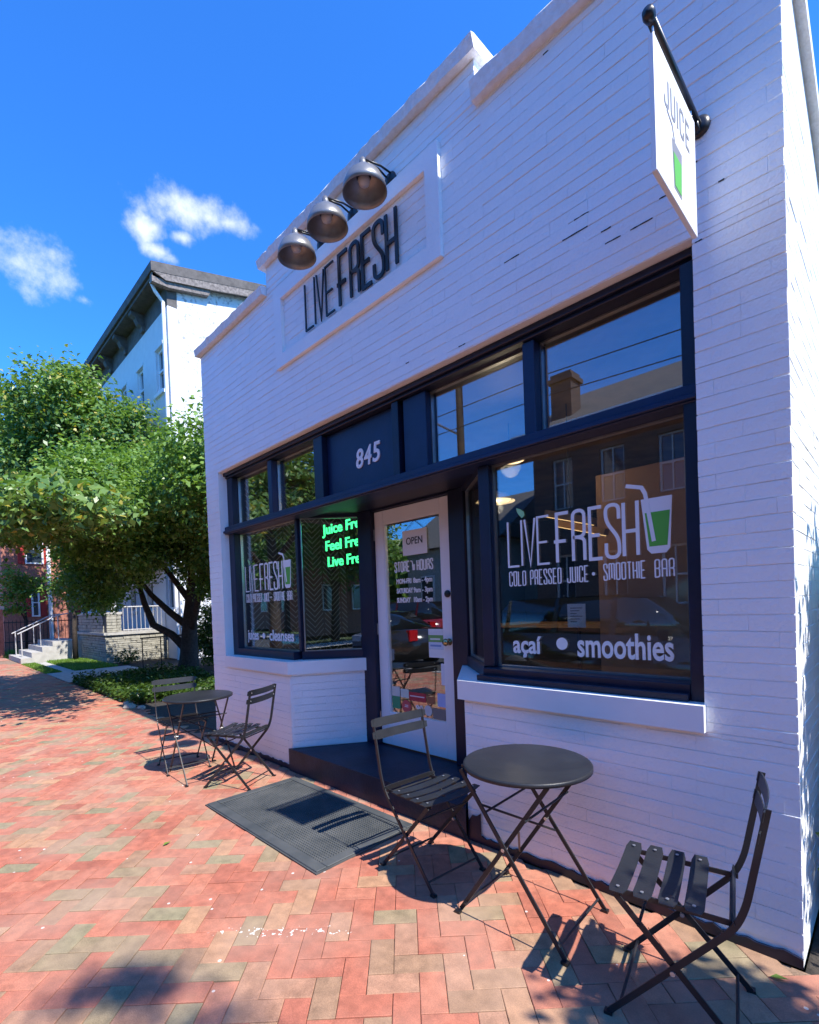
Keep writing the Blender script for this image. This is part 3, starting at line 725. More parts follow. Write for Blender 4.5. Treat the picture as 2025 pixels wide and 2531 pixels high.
for (x, z, ww, hh, c) in ((2.842, 1.205, .16, .05, (.72, .74, .74)), (2.842, 1.148, .16, .057, (.16, .36, .10)), (2.842, 1.09, .163, .057, (.60, .68, .78)), (2.842, 1.02, .166, .069, (.78, .79, .78)), (2.968, .80, .04, .175, (.72, .74, .78)),
                          (2.375, .655, .10, .085, (.62, .62, .56)), (2.375, .545, .10, .11, (.04, .30, .14)), (2.485, .652, .10, .075, (.60, .66, .58)), (2.588, .635, .20, .075, (.48, .03, .05)), (2.918, .62, .09, .11, (.42, .50, .78)), (2.80, .632, .085, .06, (.34, .13, .06)), (2.86, .512, .14, .09, (.22, .20, .18))):
    sticker(x, z, ww, hh, c)
for (x, z, r, c) in ((2.553, .578, .055, (.62, .09, .10)), (2.81, .572, .045, (.66, .63, .60))):
    mm = MATS.get('st%s' % (c,)) or P('st%s' % (c,), c, .5)
    MB().prism([(x + r * math.cos(a * math.pi / 10), z + r * math.sin(a * math.pi / 10)) for a in range(20)], yd - .0028, yd - .0019, 'y').build('sticker', mm, door)
sticker(2.53, .572, .046, .006, (.8, .78, .76), k=3); sticker(2.535, .586, .04, .006, (.8, .78, .76), k=3); sticker(2.86, 1.11, .12, .016, (.20, .32, .55), k=1); sticker(2.60, .672, .17, .010, (.75, .6, .6), k=1); sticker(2.86, 1.165, .11, .014, (.7, .76, .66), k=1)
font_on('90', .07, 'lettering', vinylw, (2.668, yd - .0028, .556), door, fitw=.082, bold=.0015)

# open sign
os_ = thing('open_sign', 'white card OPEN sign hanging on the door glass', 'sign', (2.585, .609, 1.88))
MB().box(0, .282, 0, .004, 0, .21).build('card', paper, os_)
MB().strip([(.03, .21), (.14, .29), (.25, .21)], .0015, .001, .003).build('cord', blackm, os_)
font_on('OPEN', .085, 'lettering', blackm, (.045, -.002, .09), os_, fitw=.19, bold=.0005)

# lettering on the parapet
sl = thing('sign_lettering', 'raised black LIVE FRESH letters on the white parapet panel', 'sign', (2.19, -.004, 3.735))
h = .37
for ch, o_, ww, b in LOGO:
    letter_mb(ch, ww, h, o_ * h * 1.04, 0, -.020, -.008, h * (.036 if b else .016), sx=1.04).build('letter', blackm, sl)

# gooseneck lamps
def lamp(x, label):
    t = thing('wall_lamp', label, 'lamp', (x, 0, 4.315), 0, 'lamps over the parapet sign')
    MB().lathe([(0, 0), (.055, 0), (.055, .012), (.03, .03), (0, .035)], 20, Matrix.Translation((0, .002, 0)) @ Matrix.Rotation(math.pi / 2, 4, 'X')).build('wall_plate', blackm, t, True)
    for dx in (-.022, .022): MB().tube([(dx, -.02, .03), (dx * .6, -.10, .035), (dx * .3, -.245, -.002)], .0065, 8).build('arm', blackm, t, True)
    S = Matrix.Translation((0, -.245, -.052)) @ Matrix.Rotation(math.radians(3), 4, 'X') @ Matrix.Scale(.90, 4)
    MB().lathe([(0, .06), (.02, .058), (.026, .03), (.034, -.005), (.082, -.03), (.125, -.07), (.152, -.13), (.160, -.175), (.154, -.175), (.146, -.13), (.12, -.08), (.078, -.042), (.03, -.02), (0, -.02)], 40, S).build('lamp_shade', galv, t, True)
    MB().lathe([(0, -.02), (.024, -.022), (.024, -.05), (.040, -.075), (.044, -.095), (.034, -.118), (.0, -.126)], 20, S).build('bulb', P('frosted_bulb', (.5, .5, .47), .4), t, True)
    MB().lathe([(.046, -.045), (.054, -.045), (.054, -.065), (.046, -.065)], 24, S).build('lamp_collar', blackm, t, True)
    return t
lamp(3.22, 'galvanized dome lamp nearest the parapet step, rightmost of three'); lamp(2.815, 'galvanized dome lamp in the middle of three over the wall lettering'); lamp(2.425, 'galvanized dome lamp at the far left of three over the wall lettering')

# hanging JUICE sign
js = thing('hanging_sign', 'white square JUICE sign hanging from black pole bracket', 'sign', (5.05, 0, 2.885))
MB().tube([(0, -.015, .505), (0, -.565, .505)], .0145, 12).build('pole', blackm, js, True)
MB().lathe([(0, -.022), (.017, -.018), (.021, 0), (.017, .018), (0, .022)], 16, Matrix.Translation((0, -.575, .505)) @ Matrix.Rotation(math.pi / 2, 4, 'X')).build('finial', blackm, js, True)
MB().lathe([(0, 0), (.042, 0), (.042, .012), (.026, .022), (0, .026)], 20, Matrix.Translation((0, .0, .505)) @ Matrix.Rotation(math.pi / 2, 4, 'X')).tube([(0, -.02, .47), (0, -.055, .495)], .010, 8).build('bracket', blackm, js, True)
brd = MB().bbox(-.009, .009, -.565, -.105, 0, .455, .002).build('board', signw, js)
for yy in (-.545, -.125): MB().tube([(0, yy, .455), (.0, yy + .006, .475), (0, yy, .494)], .004, 6).build('hook', steel, js)
Mj = Matrix(((0, -1, 0, .0092), (1, 0, 0, -.565), (0, 0, 1, 0), (0, 0, 0, 1)))     # sign face: u along +y, out along +x
m = MB(); stroke_text('JUICE', .095, .285, .095, .040, .030, .0065, -.0012, .0, M=Mj, mb=m); m.build('lettering', signgrey, brd)
MB().prism([(.165, .21), (.275, .21), (.262, .04), (.178, .04)], -.001, .0, 'y', Mj).build('cup_mark', signgrey, brd)
MB().prism([(.176, .165), (.264, .165), (.255, .05), (.185, .05)], -.0022, -.0012, 'y', Mj).build('juice_mark', vinylg, brd)
MB().strip([(.115, .275), (.17, .255), (.195, .21)], .005, -.0012, .0, Mj).build('straw_mark', signgrey, brd)

# ------------------------------------------------------------------ interior
def inr(name, mat, *b): return MB().box(*b).build(name, mat, shop)
inr('interior_floor', floor_m, .29, 5.07, .26, 6.2, .10, .18)
inr('interior_ceiling', ceil_m, .29, 5.07, .28, 6.2, 2.97, 3.02)
inr('interior_back_wall', dark_int, .29, 5.07, 6.2, 6.3, .1, 3.0)
inr('interior_side_wall', chev, .286, .31, .26, 1.75, .18, 2.97); inr('interior_side_wall', dark_int, .286, .31, 1.751, 6.2, .18, 2.97); inr('interior_side_wall', dark_int, 5.05, 5.074, .26, 6.2, .18, 2.97)
inr('plywood_partition', wood, 3.90, 5.048, 1.5, 1.54, .18, 2.43)
ct = thing('service_counter', 'dark counter inside the shop behind the large right window', 'counter', (3.0, 3.2, .18))
MB().box(-1.1, .8, -.3, .3, 0, .95).build('counter_body', P('counter_dark', (.05, .035, .03), .5), ct); MB().box(-1.15, .85, -.35, .33, .951, .99).build('counter_top', wood, ct)
mn = thing('menu_card', 'white printed card standing inside the large window left of the plywood', 'card', (4.035, .70, 1.27))
MB().box(0, .125, 0, .003, 0, .155).build('card', paper, mn)
for k in range(6): MB().box(.02, .105 - .02 * (k % 3), -.0012, 0, .125 - .018 * k, .131 - .018 * k).build('print_line', signgrey, mn)
MB().box(.03, .095, .003, .05, -.005, .0).box(.055, .07, .01, .04, -1.085, -.005).build('stand', blackm, mn)
pend_m = EM('lit_lamp', (1.0, .74, .38), 1.2)
def pend(x, y, z, r, label):
    t = thing('pendant_lamp', label, 'lamp', (x, y, z), 0, 'pendant lamps inside the shop')
    MB().lathe([(.02, .12), (r * .6, .08), (r, 0), (r * .97, 0), (r * .55, .07), (.0, .1)], 24).build('lamp_shade', P('shade_cream', (.6, .5, .35), .5), t, True)
    MB().lathe([(0, .01), (r * .8, .012), (r * .7, .03), (0, .05)], 20).build('diffuser', pend_m, t, True)
    MB().tube([(0, 0, .12), (0, 0, 2.95 - z)], .004, 6).build('cord', blackm, t)
    ld = bpy.data.lights.new('pendant_light', 'POINT'); ld.energy = 6; ld.color = (1, .80, .55); ld.shadow_soft_size = .08
    lo = bpy.data.objects.new('pendant_light', ld); C.objects.link(lo); lo.parent = t; lo.location = (0, 0, -.06)
pend(3.30, 1.2, 2.64, .13, 'lit round pendant lamp high in the left corner of the large window'); pend(2.45, 2.2, 2.56, .22, 'lit pendant lamp deeper inside, seen below and left of the round one')
bm_ = thing('wood_light_beam', 'lit slatted wooden light fitting inside behind the window logo', 'lamp', (3.82, 1.2, 2.08))
for k in range(2):
    MB().box(-.20, .20, -.04, .04, -.02, .03, Matrix.Rotation(.30, 4, 'Y') @ Matrix.Translation((.06 * k, .12 * k, -.06 * k))).build('wood_slat', P('lit_wood', (.5, .3, .12), .6), bm_)
    MB().box(-.19, .19, -.03, .03, -.026, -.0205, Matrix.Rotation(.30, 4, 'Y') @ Matrix.Translation((.06 * k, .12 * k, -.06 * k))).build('light_strip', EM('warm_strip', (1, .62, .26), .9), bm_)
MB().tube([(0, 0, .03), (0, 0, .87)], .004, 6).build('cord', blackm, bm_)
# neon
neon_m = EM('green_neon', (.06, 1.0, .30), 1.7)
ne = thing('neon_sign', 'green lit neon lettering sign inside the angled window', 'sign', (1.15, .80, 1.85))
for (s, x, z, wd) in (('Juice Fresh', .0, .405, .80), ('Feel Fresh', .05, .225, .73), ('Live Fresh', .08, .052, .70)):
    font_on(s, .15, 'lettering', neon_m, (x, 0, z), ne, fitw=wd, bold=.0025, ext=.004)
for x in (.0, .65): MB().tube([(x, .025, .55), (x, .025, 1.12)], .002, 6).build('cord', blackm, ne)

# ------------------------------------------------------------------ door mat
mat_ = thing('door_mat', 'grey rubber entrance mat lying before the door step', 'mat', (2.60, -.485, 0))
MB().prism([(-.73, -.395), (.73, -.395), (.73, .385), (-.73, .385)], .001, .009).build('mat_base', rubber, mat_)
rim = MB()
for (x0, x1, y0, y1) in ((-.72, .72, -.385, -.315), (-.72, .72, .315, .375), (-.72, -.65, -.313, .313), (.65, .72, -.313, .313)): rim.bbox(x0, x1, y0, y1, .0092, .016, .004)
rim.build('rim', rubber, mat_)
nx, ny = 66, 32
blk = MB(); sx, sy = 1.29 / nx, .62 / ny
for i in range(nx):
    for j in range(ny):
        x = -.645 + sx * i; y = -.31 + sy * j
        blk.add([(x + .003, y + .003, .0092), (x + sx - .003, y + .003, .0092), (x + sx - .003, y + sy - .003, .0092), (x + .003, y + sy - .003, .0092), (x + .005, y + .005, .0145), (x + sx - .005, y + .005, .0145), (x + sx - .005, y + sy - .005, .0145), (x + .005, y + sy - .005, .0145)],
                [(4, 5, 6, 7), (0, 1, 5, 4), (1, 2, 6, 5), (2, 3, 7, 6), (3, 0, 4, 7)])
o = blk.build('tread_blocks', rubber, mat_); o['kind'] = 'stuff'

# ------------------------------------------------------------------ chairs and tables
def slat(L, w_, t, sag, axis_w, cen, nseg=10, round_=.008):
    # plate long in y, width along unit vector axis_w (in xz), bowed along its normal by sag in the middle
    ax = Vector((axis_w[0], 0, axis_w[1])).normalized(); n = Vector((-ax.z, 0, ax.x)); c = Vector(cen); vs = []; fs = []
    for i in range(nseg + 1):
        s = -1 + 2 * i / nseg; y = s * L / 2; b = -sag * (1 - s * s)
        hw = w_ / 2 - (round_ if i in (0, nseg) else 0)
        for (a, k) in ((-hw, -t / 2), (hw, -t / 2), (hw, t / 2), (-hw, t / 2)): vs.append(c + ax * a + n * (k + b) + Vector((0, y, 0)))
        if i in (0, nseg): pass
    for i in range(nseg):
        for k in range(4): fs.append((i * 4 + k, i * 4 + (k + 1) % 4, i * 4 + 4 + (k + 1) % 4, i * 4 + 4 + k))
    fs += [(3, 2, 1, 0), tuple(nseg * 4 + k for k in range(4))]
    return MB().add(vs, fs)
def make_chair(label):
    t = thing('folding_chair', label, 'chair', group='slatted folding chairs')
    HW = .185
    back = fil([(.205, .008), (-.175, .425), (-.205, .50), (-.265, .815)], .06, 4)
    legb = [(-.215, .008), (.175, .432)]
    for s in (-1, 1):
        y0, y1 = sorted((s * HW, s * (HW - .006))); MB().strip(back, .010, y0, y1).build('back_leg', furn, t)
        y0, y1 = sorted((s * (HW - .009), s * (HW - .015))); MB().strip(legb, .010, y0, y1).build('leg', furn, t)
        y0, y1 = sorted((s * (HW - .022), s * (HW - .028))); MB().strip([(-.185, .428), (.19, .438)], .009, y0, y1).build('seat_rail', furn, t)
        MB().tube([(.0, s * (HW + .003), .2205), (0, s * (HW - .02), .2205)], .008, 10).build('pivot_bolt', rivet_m, t)
        for (fx) in (.205, -.215): MB().box(fx - .014, fx + .014, s * HW - .012 - (.004 if s > 0 else -.004), s * HW + .012 - (.004 if s > 0 else -.004), 0, .012).build('foot', blackm, t)
    for (x, z) in ((.165, .055), (-.175, .055), (-.165, .418), (.10, .345)): MB().tube([(x, -HW + .004, z), (x, HW - .004, z)], .0055, 8).build('cross_rod', furn, t)
    rv = MB()
    for k, x in enumerate((.165, .088, .011, -.066)):
        slat(.405, .058, .004, .013, (1, .03), (x, 0, .452)).build('seat_slat', furn, t)
        for s in (-1, 1): rv.lathe([(.0, .4575), (.006, .457), (.0055, .4545), (0, .4545)], 8, Matrix.Translation((x, s * .165, 0)))
    slat(.385, .03, .004, .0, (.25, 1), (-.172, 0, .445)).build('seat_slat', furn, t)
    for (z, x) in ((.795, -.252), (.728, -.240)):
        slat(.405, .050, .004, -.018, (-.19, 1), (x, 0, z)).build('back_slat', furn, t)
        for s in (-1, 1): rv.lathe([(0, 0), (.006, 0), (.0045, .004), (0, .0045)], 8, Matrix.Translation((x - .0025 - .010, s * .165, z)) @ Matrix.Rotation(-math.pi / 2, 4, 'Y'))
    rv.build('rivets', rivet_m, t)
    return t
CHAIRS = [((5.03, -.485), 191.5, 'dark slatted folding chair nearest the building corner, right of the near table, facing left'),
          ((3.755, -.40), -5.5, 'dark slatted folding chair between the near table and the door mat, facing right'),
          ((1.585, -.46), 208, 'dark slatted folding chair between the far table and the door mat, facing left'),
          ((.745, -.615), -7.5, 'slatted folding chair beyond the far table, its backrest bright in the sun')]
proto = make_chair(CHAIRS[0][2])
for i, ((x, y), a, lab) in enumerate(CHAIRS):
    o = proto if i == 0 else copy_tree(proto)
    o.location = (x, y, 0); o.rotation_euler = (0, 0, math.radians(a)); o['label'] = lab
def make_table(label):
    t = thing('bistro_table', label, 'table', group='round folding bistro tables')
    MB().lathe([(0, .700), (.285, .700), (.290, .690), (.294, .690), (.294, .704), (.290, .709), (.283, .710), (0, .710)], 56).build('tabletop', furn, t, True)
    HY = .215
    for s in (-1, 1):
        y0, y1 = sorted((s * HY, s * (HY - .007))); MB().strip([(.265, .008), (-.225, .688)], .0095, y0, y1).build('leg', furn, t)
        y0, y1 = sorted((s * (HY - .02), s * (HY - .027))); MB().strip([(-.265, .008), (.20, .688)], .0095, y0, y1).build('leg', furn, t)
        MB().tube([(-.01, s * (HY + .002), .372), (-.01, s * (HY - .03), .372)], .008, 10).build('pivot_bolt', rivet_m, t)
        y0, y1 = sorted((s * (HY - .03), s * (HY - .05))); MB().box(-.24, .22, y0, y1, .688, .6995).build('top_rail', furn, t)
        for fx in (.265, -.265): MB().box(fx - .014, fx + .014, s * HY - .014, s * HY + .010, 0, .012).build('foot', blackm, t)
    for (x, z) in ((.235, .05), (-.232, .05), (-.10, .515), (.10, .525)): MB().tube([(x, -HY + .004, z), (x, HY - .004, z)], .0055, 8).build('cross_rod', furn, t)
    MB().tube([(-.13, -HY + .01, .545), (.03, HY - .01, .32)], .0055, 8).tube([(.055, -HY + .03, .46), (-.16, HY - .03, .165)], .005, 8).build('brace', furn, t)
    return t
tb = make_table('round dark metal bistro table near the building corner, between two chairs'); tb.location = (4.365, -.385, 0); tb.rotation_euler = (0, 0, math.radians(3))
tb2 = copy_tree(tb); tb2.location = (1.085, -.585, 0); tb2.rotation_euler = (0, 0, math.radians(-3)); tb2['label'] = 'round dark metal bistro table at the far left end of the shop wall'

# ------------------------------------------------------------------ foliage
def leaves_mesh(name, pts, nrm, size, mat, asp=.55):
    n = len(pts)
    a = nr.normal(size=(n, 3)); a -= (a * nrm).sum(1, keepdims=True) * nrm; a /= np.linalg.norm(a, axis=1, keepdims=True) + 1e-9
    b = np.cross(nrm, a); s = size * nr.uniform(.65, 1.3, (n, 1))
    fold = nrm * s * .12
    v = np.stack([pts - a * s * .5, pts + b * s * asp * .5 + fold, pts + a * s * .5 - fold, pts - b * s * asp * .5 + fold], 1).reshape(-1, 3)
    f = np.arange(n * 4).reshape(n, 4)
    return quadmesh(name, v, f, mat)
def crown_pts(blobs, n, clump=.2, per=36, shell=.55, droop=0.25):
    vol = np.array([b[3] * b[4] * b[5] for b in blobs]) ** .8; vol /= vol.sum(); P_, N_ = [], []
    for b, vv in zip(blobs, vol):
        nc = max(2, int(n * vv / per))
        d = nr.normal(size=(nc, 3)); d /= np.linalg.norm(d, axis=1, keepdims=True)
        r = nr.uniform(shell ** 3, 1, (nc, 1)) ** (1 / 3) * (1 + nr.normal(0, .10, (nc, 1)))
        cc = np.array(b[:3]) + d * r * np.array(b[3:6])
        for c, dd in zip(cc, d):
            k = per + nr.randint(-10, 10); rad = clump * nr.uniform(.6, 1.35)
            q = nr.normal(size=(k, 3)) * rad * np.array([1, 1, .6]); 
            P_.append(c + q); nn = nr.normal(0, .55, (k, 3)) + np.array([0, 0, .8]) + dd * .5; N_.append(nn)
    P_ = np.concatenate(P_); N_ = np.concatenate(N_); N_ /= np.linalg.norm(N_, axis=1, keepdims=True)
    return P_, N_
def limb(mb, p0, p1, r0, r1, wob=.12, n=6):
    p0, p1 = Vector(p0), Vector(p1); pts = []; rad = []
    L = (p1 - p0).length
    for i in range(n + 1):
        t = i / n; q = p0.lerp(p1, t)
        if 0 < i < n: q += Vector((rnd.uniform(-1, 1), rnd.uniform(-1, 1), rnd.uniform(-.5, .5))) * wob * L * .3
        pts.append(q); rad.append(r0 + (r1 - r0) * t)
    mb.tube(pts, rad, 8); return pts
def tree(name, label, base, trunk, limbs, blobs, n, size, mat, clump=.2, group=None, shell=.55, per=36, twigs=0):
    t = thing(name, label, 'tree', base, 0, group)
    m = MB(); m.tube([Vector(p) for p in trunk[0]], trunk[1], 10); m.build('trunk', bark, t, True)
    for (pts, rads) in limbs: MB().tube([Vector(p) for p in pts], rads, 8).build('limb', bark, t, True)
    if twigs:
        m = MB()
        for k in range(twigs):
            b = blobs[rnd.randrange(len(blobs))]; e = Vector(b[:3]) + Vector((rnd.uniform(-.7, .7) * b[3], rnd.uniform(-.7, .7) * b[4], rnd.uniform(-.5, .7) * b[5]))
            src = limbs[rnd.randrange(len(limbs))][0] if limbs else trunk[0]; limb(m, src[-1], e, .018, .006)
        m.build('twigs', bark, t, True)
    P_, N_ = crown_pts(blobs, n, clump, per, shell)
    link('crown', leaves_mesh('crown', P_, N_, size, mat), t)['kind'] = 'stuff'
    return t
# small multi-stem tree beside the shop (base -6.5, 2.2)
tree('small_tree', 'low multi-stemmed tree with a dark crooked trunk beside the shop wall', (-6.5, 2.2, 0),
     ([(0, 0, -.05), (.02, .02, .35), (-.02, .06, .75), (.0, .08, 1.25), (.1, .1, 1.9), (.2, .1, 2.6)], [.30, .22, .19, .165, .12, .06]),
     [([(-.02, .03, .55), (-.35, -.22, .95), (-.75, -.5, 1.2), (-.95, -.62, 1.75), (-1.15, -.7, 2.4)], [.12, .095, .085, .07, .04]),
      ([(.0, .08, 1.1), (-.35, -.25, 1.5), (-.85, -.5, 1.95), (-1.4, -.8, 2.7)], [.10, .08, .065, .035]),
      ([(.02, .08, 1.0), (.35, .1, 1.5), (.7, .1, 2.1), (1.1, .1, 2.9)], [.10, .08, .06, .03]),
      ([(.1, .1, 1.7), (-.1, -.3, 2.4), (-.3, -.8, 3.2)], [.09, .06, .03])],
     [(.3, .1, 4.5, 1.4, 1.2, 1.0), (1.4, -.2, 4.0, 1.3, 1.1, .9), (2.5, -.5, 3.5, 1.1, .9, .8), (-.5, -.5, 4.6, 1.0, 1.0, .8), (4.0, -.9, 3.4, .9, .7, .6), (4.3, .0, 3.3, .9, .8, .7), (3.9, -1.2, 4.2, .8, .6, .5), (.3, -1.9, 4.1, 1.2, .8, .7), (1.3, -2.1, 3.9, 1.1, .8, .7), (2.3, -2.0, 3.4, 1.0, .7, .6), (.8, -.9, 3.1, 1.2, .8, .7), (1.9, .1, 2.9, .9, .8, .8), (-.5, -1.3, 3.1, 1.2, .7, .6), (-.2, .9, 2.9, 1.5, .9, .9), (1.3, .3, 2.1, .7, .5, .5), (1.2, -1.5, 2.75, 1.1, .6, .45), (-.9, .9, 3.6, 1.0, .9, .8), (3.2, .2, 2.9, .8, .7, .7), (2.2, .7, 2.2, .7, .5, .5), (.0, -2.0, 3.1, .9, .6, .5), (-1.3, -1.5, 2.4, 1.0, .5, .45), (-2.4, -1.4, 2.35, 1.0, .5, .45), (-3.3, -1.3, 2.6, .9, .5, .5), (-.3, -1.2, 2.45, .8, .5, .4), (-1.6, -1.7, 3.0, 1.0, .5, .5), (-2.8, -1.5, 3.1, 1.0, .5, .5), (-3.6, -1.6, 2.3, .9, .45, .4), (-1.9, -1.3, 1.95, .9, .45, .32), (-3.0, -1.2, 1.95, .8, .45, .3)],  # rightmost lobes, hidden behind the shop, are added to shade the ground cover
     122000, .10, leaf_a, .17, shell=.4, twigs=18)
tree('spreading_tree', 'taller tree with drooping compound leaves left of the white house', (-13.9, 1.35, 0),
     ([(0, 0, -.05), (.05, 0, 1.2), (.0, .1, 2.6), (.1, 0, 4.2), (0, 0, 6)], [.085, .07, .065, .06, .045]),
     [([(.0, .1, 2.4), (.9, -.4, 3.6), (1.7, -.6, 5.0)], [.09, .07, .03]), ([(0, .1, 2.7), (-.8, .3, 4.2), (-1.5, .2, 5.6)], [.09, .07, .03]), ([(.1, 0, 3.8), (.9, .5, 5.2), (1.4, .7, 6.4)], [.08, .06, .03])],
     [(-.4, .0, 8.4, 2.0, 1.4, 1.4), (1.2, 1.0, 7.2, 1.8, 1.2, 1.4), (-3.4, -.3, 8.6, 2.0, 1.4, 1.6), (-3.6, -.6, 6.2, 2.0, 1.2, 1.6), (1.0, 1.3, 4.2, 1.8, .7, .8), (-1.0, 1.2, 4.2, 2, .7, .8), (2.6, 1.7, 4.6, 1.2, .8, .8), (-1.6, -.5, 6.6, 1.9, 1.4, 1.4), (.4, 1.3, 5.4, 2.0, 1.0, 1.2), (2.9, 1.6, 5.7, 1.1, 1.0, .9), (-1.2, .9, 5.0, 1.7, 1.0, .9), (1.3, .9, 4.9, 1.6, 1.0, .8), (.2, .6, 6.0, 2.2, 1.2, 1.3)],
     70000, .17, leaf_b, .27, shell=.45, twigs=16)
# street tree left of the picture, its lowest branches reach in and shade the walk
tree('street_tree', 'street tree at the kerb whose low leafy branch hangs in at the left', (-5.6, -3.7, 0),
     ([(0, 0, -.1), (.03, .02, 1.3), (.0, .0, 2.6), (.1, .1, 4)], [.17, .14, .12, .09]),
     [([(0, 0, 2.0), (.9, 1.0, 2.7), (1.8, 2.0, 3.0), (3.7, 2.75, 2.95)], [.07, .055, .04, .012]), ([(.0, .0, 2.5), (-.8, .9, 3.2), (-1.4, 1.8, 3.6)], [.07, .05, .02]), ([(0, 0, 2.6), (.9, -.6, 3.8), (1.4, -.8, 4.8)], [.08, .06, .03]), ([(.1, .1, 3.8), (-.4, .2, 5.0), (-.5, .4, 6)], [.08, .06, .03])],
     [(3.7, 2.75, 2.9, .8, .42, .26), (2.6, 2.6, 3.0, .85, .55, .34), (1.6, 2.55, 3.05, .9, .65, .36), (.6, 2.6, 3.2, .95, .7, .38), (-.4, 2.6, 3.35, 1.0, .75, .4), (-1.5, 2.5, 3.6, 1.0, .8, .5), (3.0, 3.3, 3.0, .7, .3, .25), (1.2, 3.3, 3.1, 1.0, .35, .3), (.3, -.2, 4.4, 1.6, 1.3, 1.1), (-1.4, .5, 4.2, 1.2, 1.0, .9)],
     30000, .13, leaf_b, .17, shell=.1, twigs=12)
# trees right of the picture: they throw the shade at the lower right
tree('kerb_tree', 'low kerb tree right of the shop whose shade falls on the near chair', (8.1, -1.9, 0),
     ([(0, 0, -.1), (.02, 0, 1.2), (-.05, .1, 2.2), (0, .1, 3.6)], [.13, .11, .10, .05]),
     [([(-.02, .05, 2.0), (-.1, .6, 2.6), (-.2, 1.2, 3.1)], [.07, .05, .03])],
     [(-.42, 1.36, 3.0, .36, .27, .42), (-.02, 1.36, 3.35, .40, .27, .42), (.4, 1.25, 3.0, .45, .35, .45)],
     13000, .10, leaf_a, .09, shell=.1, per=40)
tree('tall_tree', 'tall thin street tree farther along the kerb right of the shop', (11.6, -3.4, 0),
     ([(0, 0, -.1), (.02, 0, 2.5), (-.05, .1, 5), (0, .1, 8), (.1, .1, 9.5)], [.2, .17, .14, .10, .05]),
     [([(-.02, .1, 7.4), (-.5, .9, 8.6), (-.9, 1.85, 9.1)], [.07, .04, .015]), ([(0, .1, 7.0), (-.2, .8, 8.4), (-.3, 1.9, 9.0)], [.07, .04, .015]), ([(0, .1, 6), (.8, -.8, 8)], [.09, .03])],
     [(-.82, 1.72, 9.05, .10, .13, .10), (-.92, 1.58, 9.1, .07, .10, .08), (-.35, 1.84, 9.0, .20, .08, .1), (.8, -1.0, 8.4, 1.0, .9, .9), (0.4, -.4, 9.6, .9, .7, .8)],
     3800, .12, leaf_a, .07, shell=.1, per=30)
def shrub(name, label, base, blobs, n, size, mat, clump=.1, cat='shrub', group=None, stems=4, shell=.3):
    t = thing(name, label, cat, base, 0, group); m = MB()
    for k in range(stems):
        b = blobs[k % len(blobs)]; limb(m, (b[0] * .5 + rnd.uniform(-.05, .05), b[1] * .5, -.02), (b[0], b[1], b[2] + b[5] * .4), .012, .004)
    m.build('stem', bark, t)
    P_, N_ = crown_pts(blobs, n, clump, 30, shell); P_[:, 2] = np.maximum(P_[:, 2], .01)
    link('foliage', leaves_mesh('foliage', P_, N_, size, mat), t)['kind'] = 'stuff'; return t
shrub('tall_hedge', 'tall hedge row standing in the side yard right of the shop', (6.6, .95, 0), [(0, -.2, 1.0, .4, .55, 1.0), (.05, .6, 1.2, .4, .7, 1.1), (.0, -.2, 2.3, .33, .5, .8), (.1, .55, 2.35, .35, .7, .8), (0, 1.6, 1.6, .4, .7, 1.6), (0, 2.8, 1.6, .4, .7, 1.6)], 34000, .11, leaf_a, .12, 'hedge', shell=.1)
shrub('wall_shade_shrub', 'added dark shrub standing in for shade on the white house wall', (-7.3, 3.35, 0), [(0, 0, .9, .6, .5, .9), (-.9, .3, .8, .7, .6, .8), (.6, .2, 1.3, .5, .5, 1.2), (.1, .2, 2.1, .5, .5, .6)], 9000, .10, leaf_c, .14)  # shrub added in place of the shade on the house wall behind it
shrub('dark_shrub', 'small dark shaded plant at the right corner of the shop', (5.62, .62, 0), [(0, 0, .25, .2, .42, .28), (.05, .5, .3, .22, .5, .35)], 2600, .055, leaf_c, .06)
# ground cover bed in the building shade
P_ = []; N_ = []
cnt = 15000
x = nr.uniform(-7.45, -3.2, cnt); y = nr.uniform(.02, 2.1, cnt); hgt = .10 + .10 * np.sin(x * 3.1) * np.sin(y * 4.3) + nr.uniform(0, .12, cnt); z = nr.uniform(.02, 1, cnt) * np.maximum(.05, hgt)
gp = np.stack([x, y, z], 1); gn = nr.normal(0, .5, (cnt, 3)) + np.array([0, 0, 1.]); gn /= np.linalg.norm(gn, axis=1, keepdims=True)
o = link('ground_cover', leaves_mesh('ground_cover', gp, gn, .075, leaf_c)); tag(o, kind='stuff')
def grass(name, x0, x1, y0, y1, cnt, hh, wd=.012):
    x = nr.uniform(x0, x1, cnt); y = nr.uniform(y0, y1, cnt); hgt = nr.uniform(.4, 1, cnt) * hh; a = nr.uniform(0, 6.28, cnt); lean = nr.normal(0, .35, (cnt, 2)) * hgt[:, None]
    bx, by = np.cos(a) * wd, np.sin(a) * wd; zz = np.zeros(cnt) - .01
    v = np.stack([np.stack([x - bx, y - by, zz], 1), np.stack([x + bx, y + by, zz], 1), np.stack([x + lean[:, 0], y + lean[:, 1], hgt], 1)], 1).reshape(-1, 3)
    o = link(name, quadmesh(name, v, np.arange(cnt * 3).reshape(cnt, 3), grass_l)); tag(o, kind='stuff')
grass('lawn_grass', -14.4, -10.25, .64, 1.66, 9000, .10, .016); grass('lawn_grass', -14.4, -10.25, -.02, .34, 2600, .06, .014); grass('lawn_grass', -26, -18.7, -.0, .35, 5000, .10, .02); grass('lawn_grass', -26, -19.3, .5, 3.0, 5000, .16, .02)
MB().box(-60, -10.22, -.003, 1.7, -.25, -.012).build('lawn', grass_m)['kind'] = 'structure'
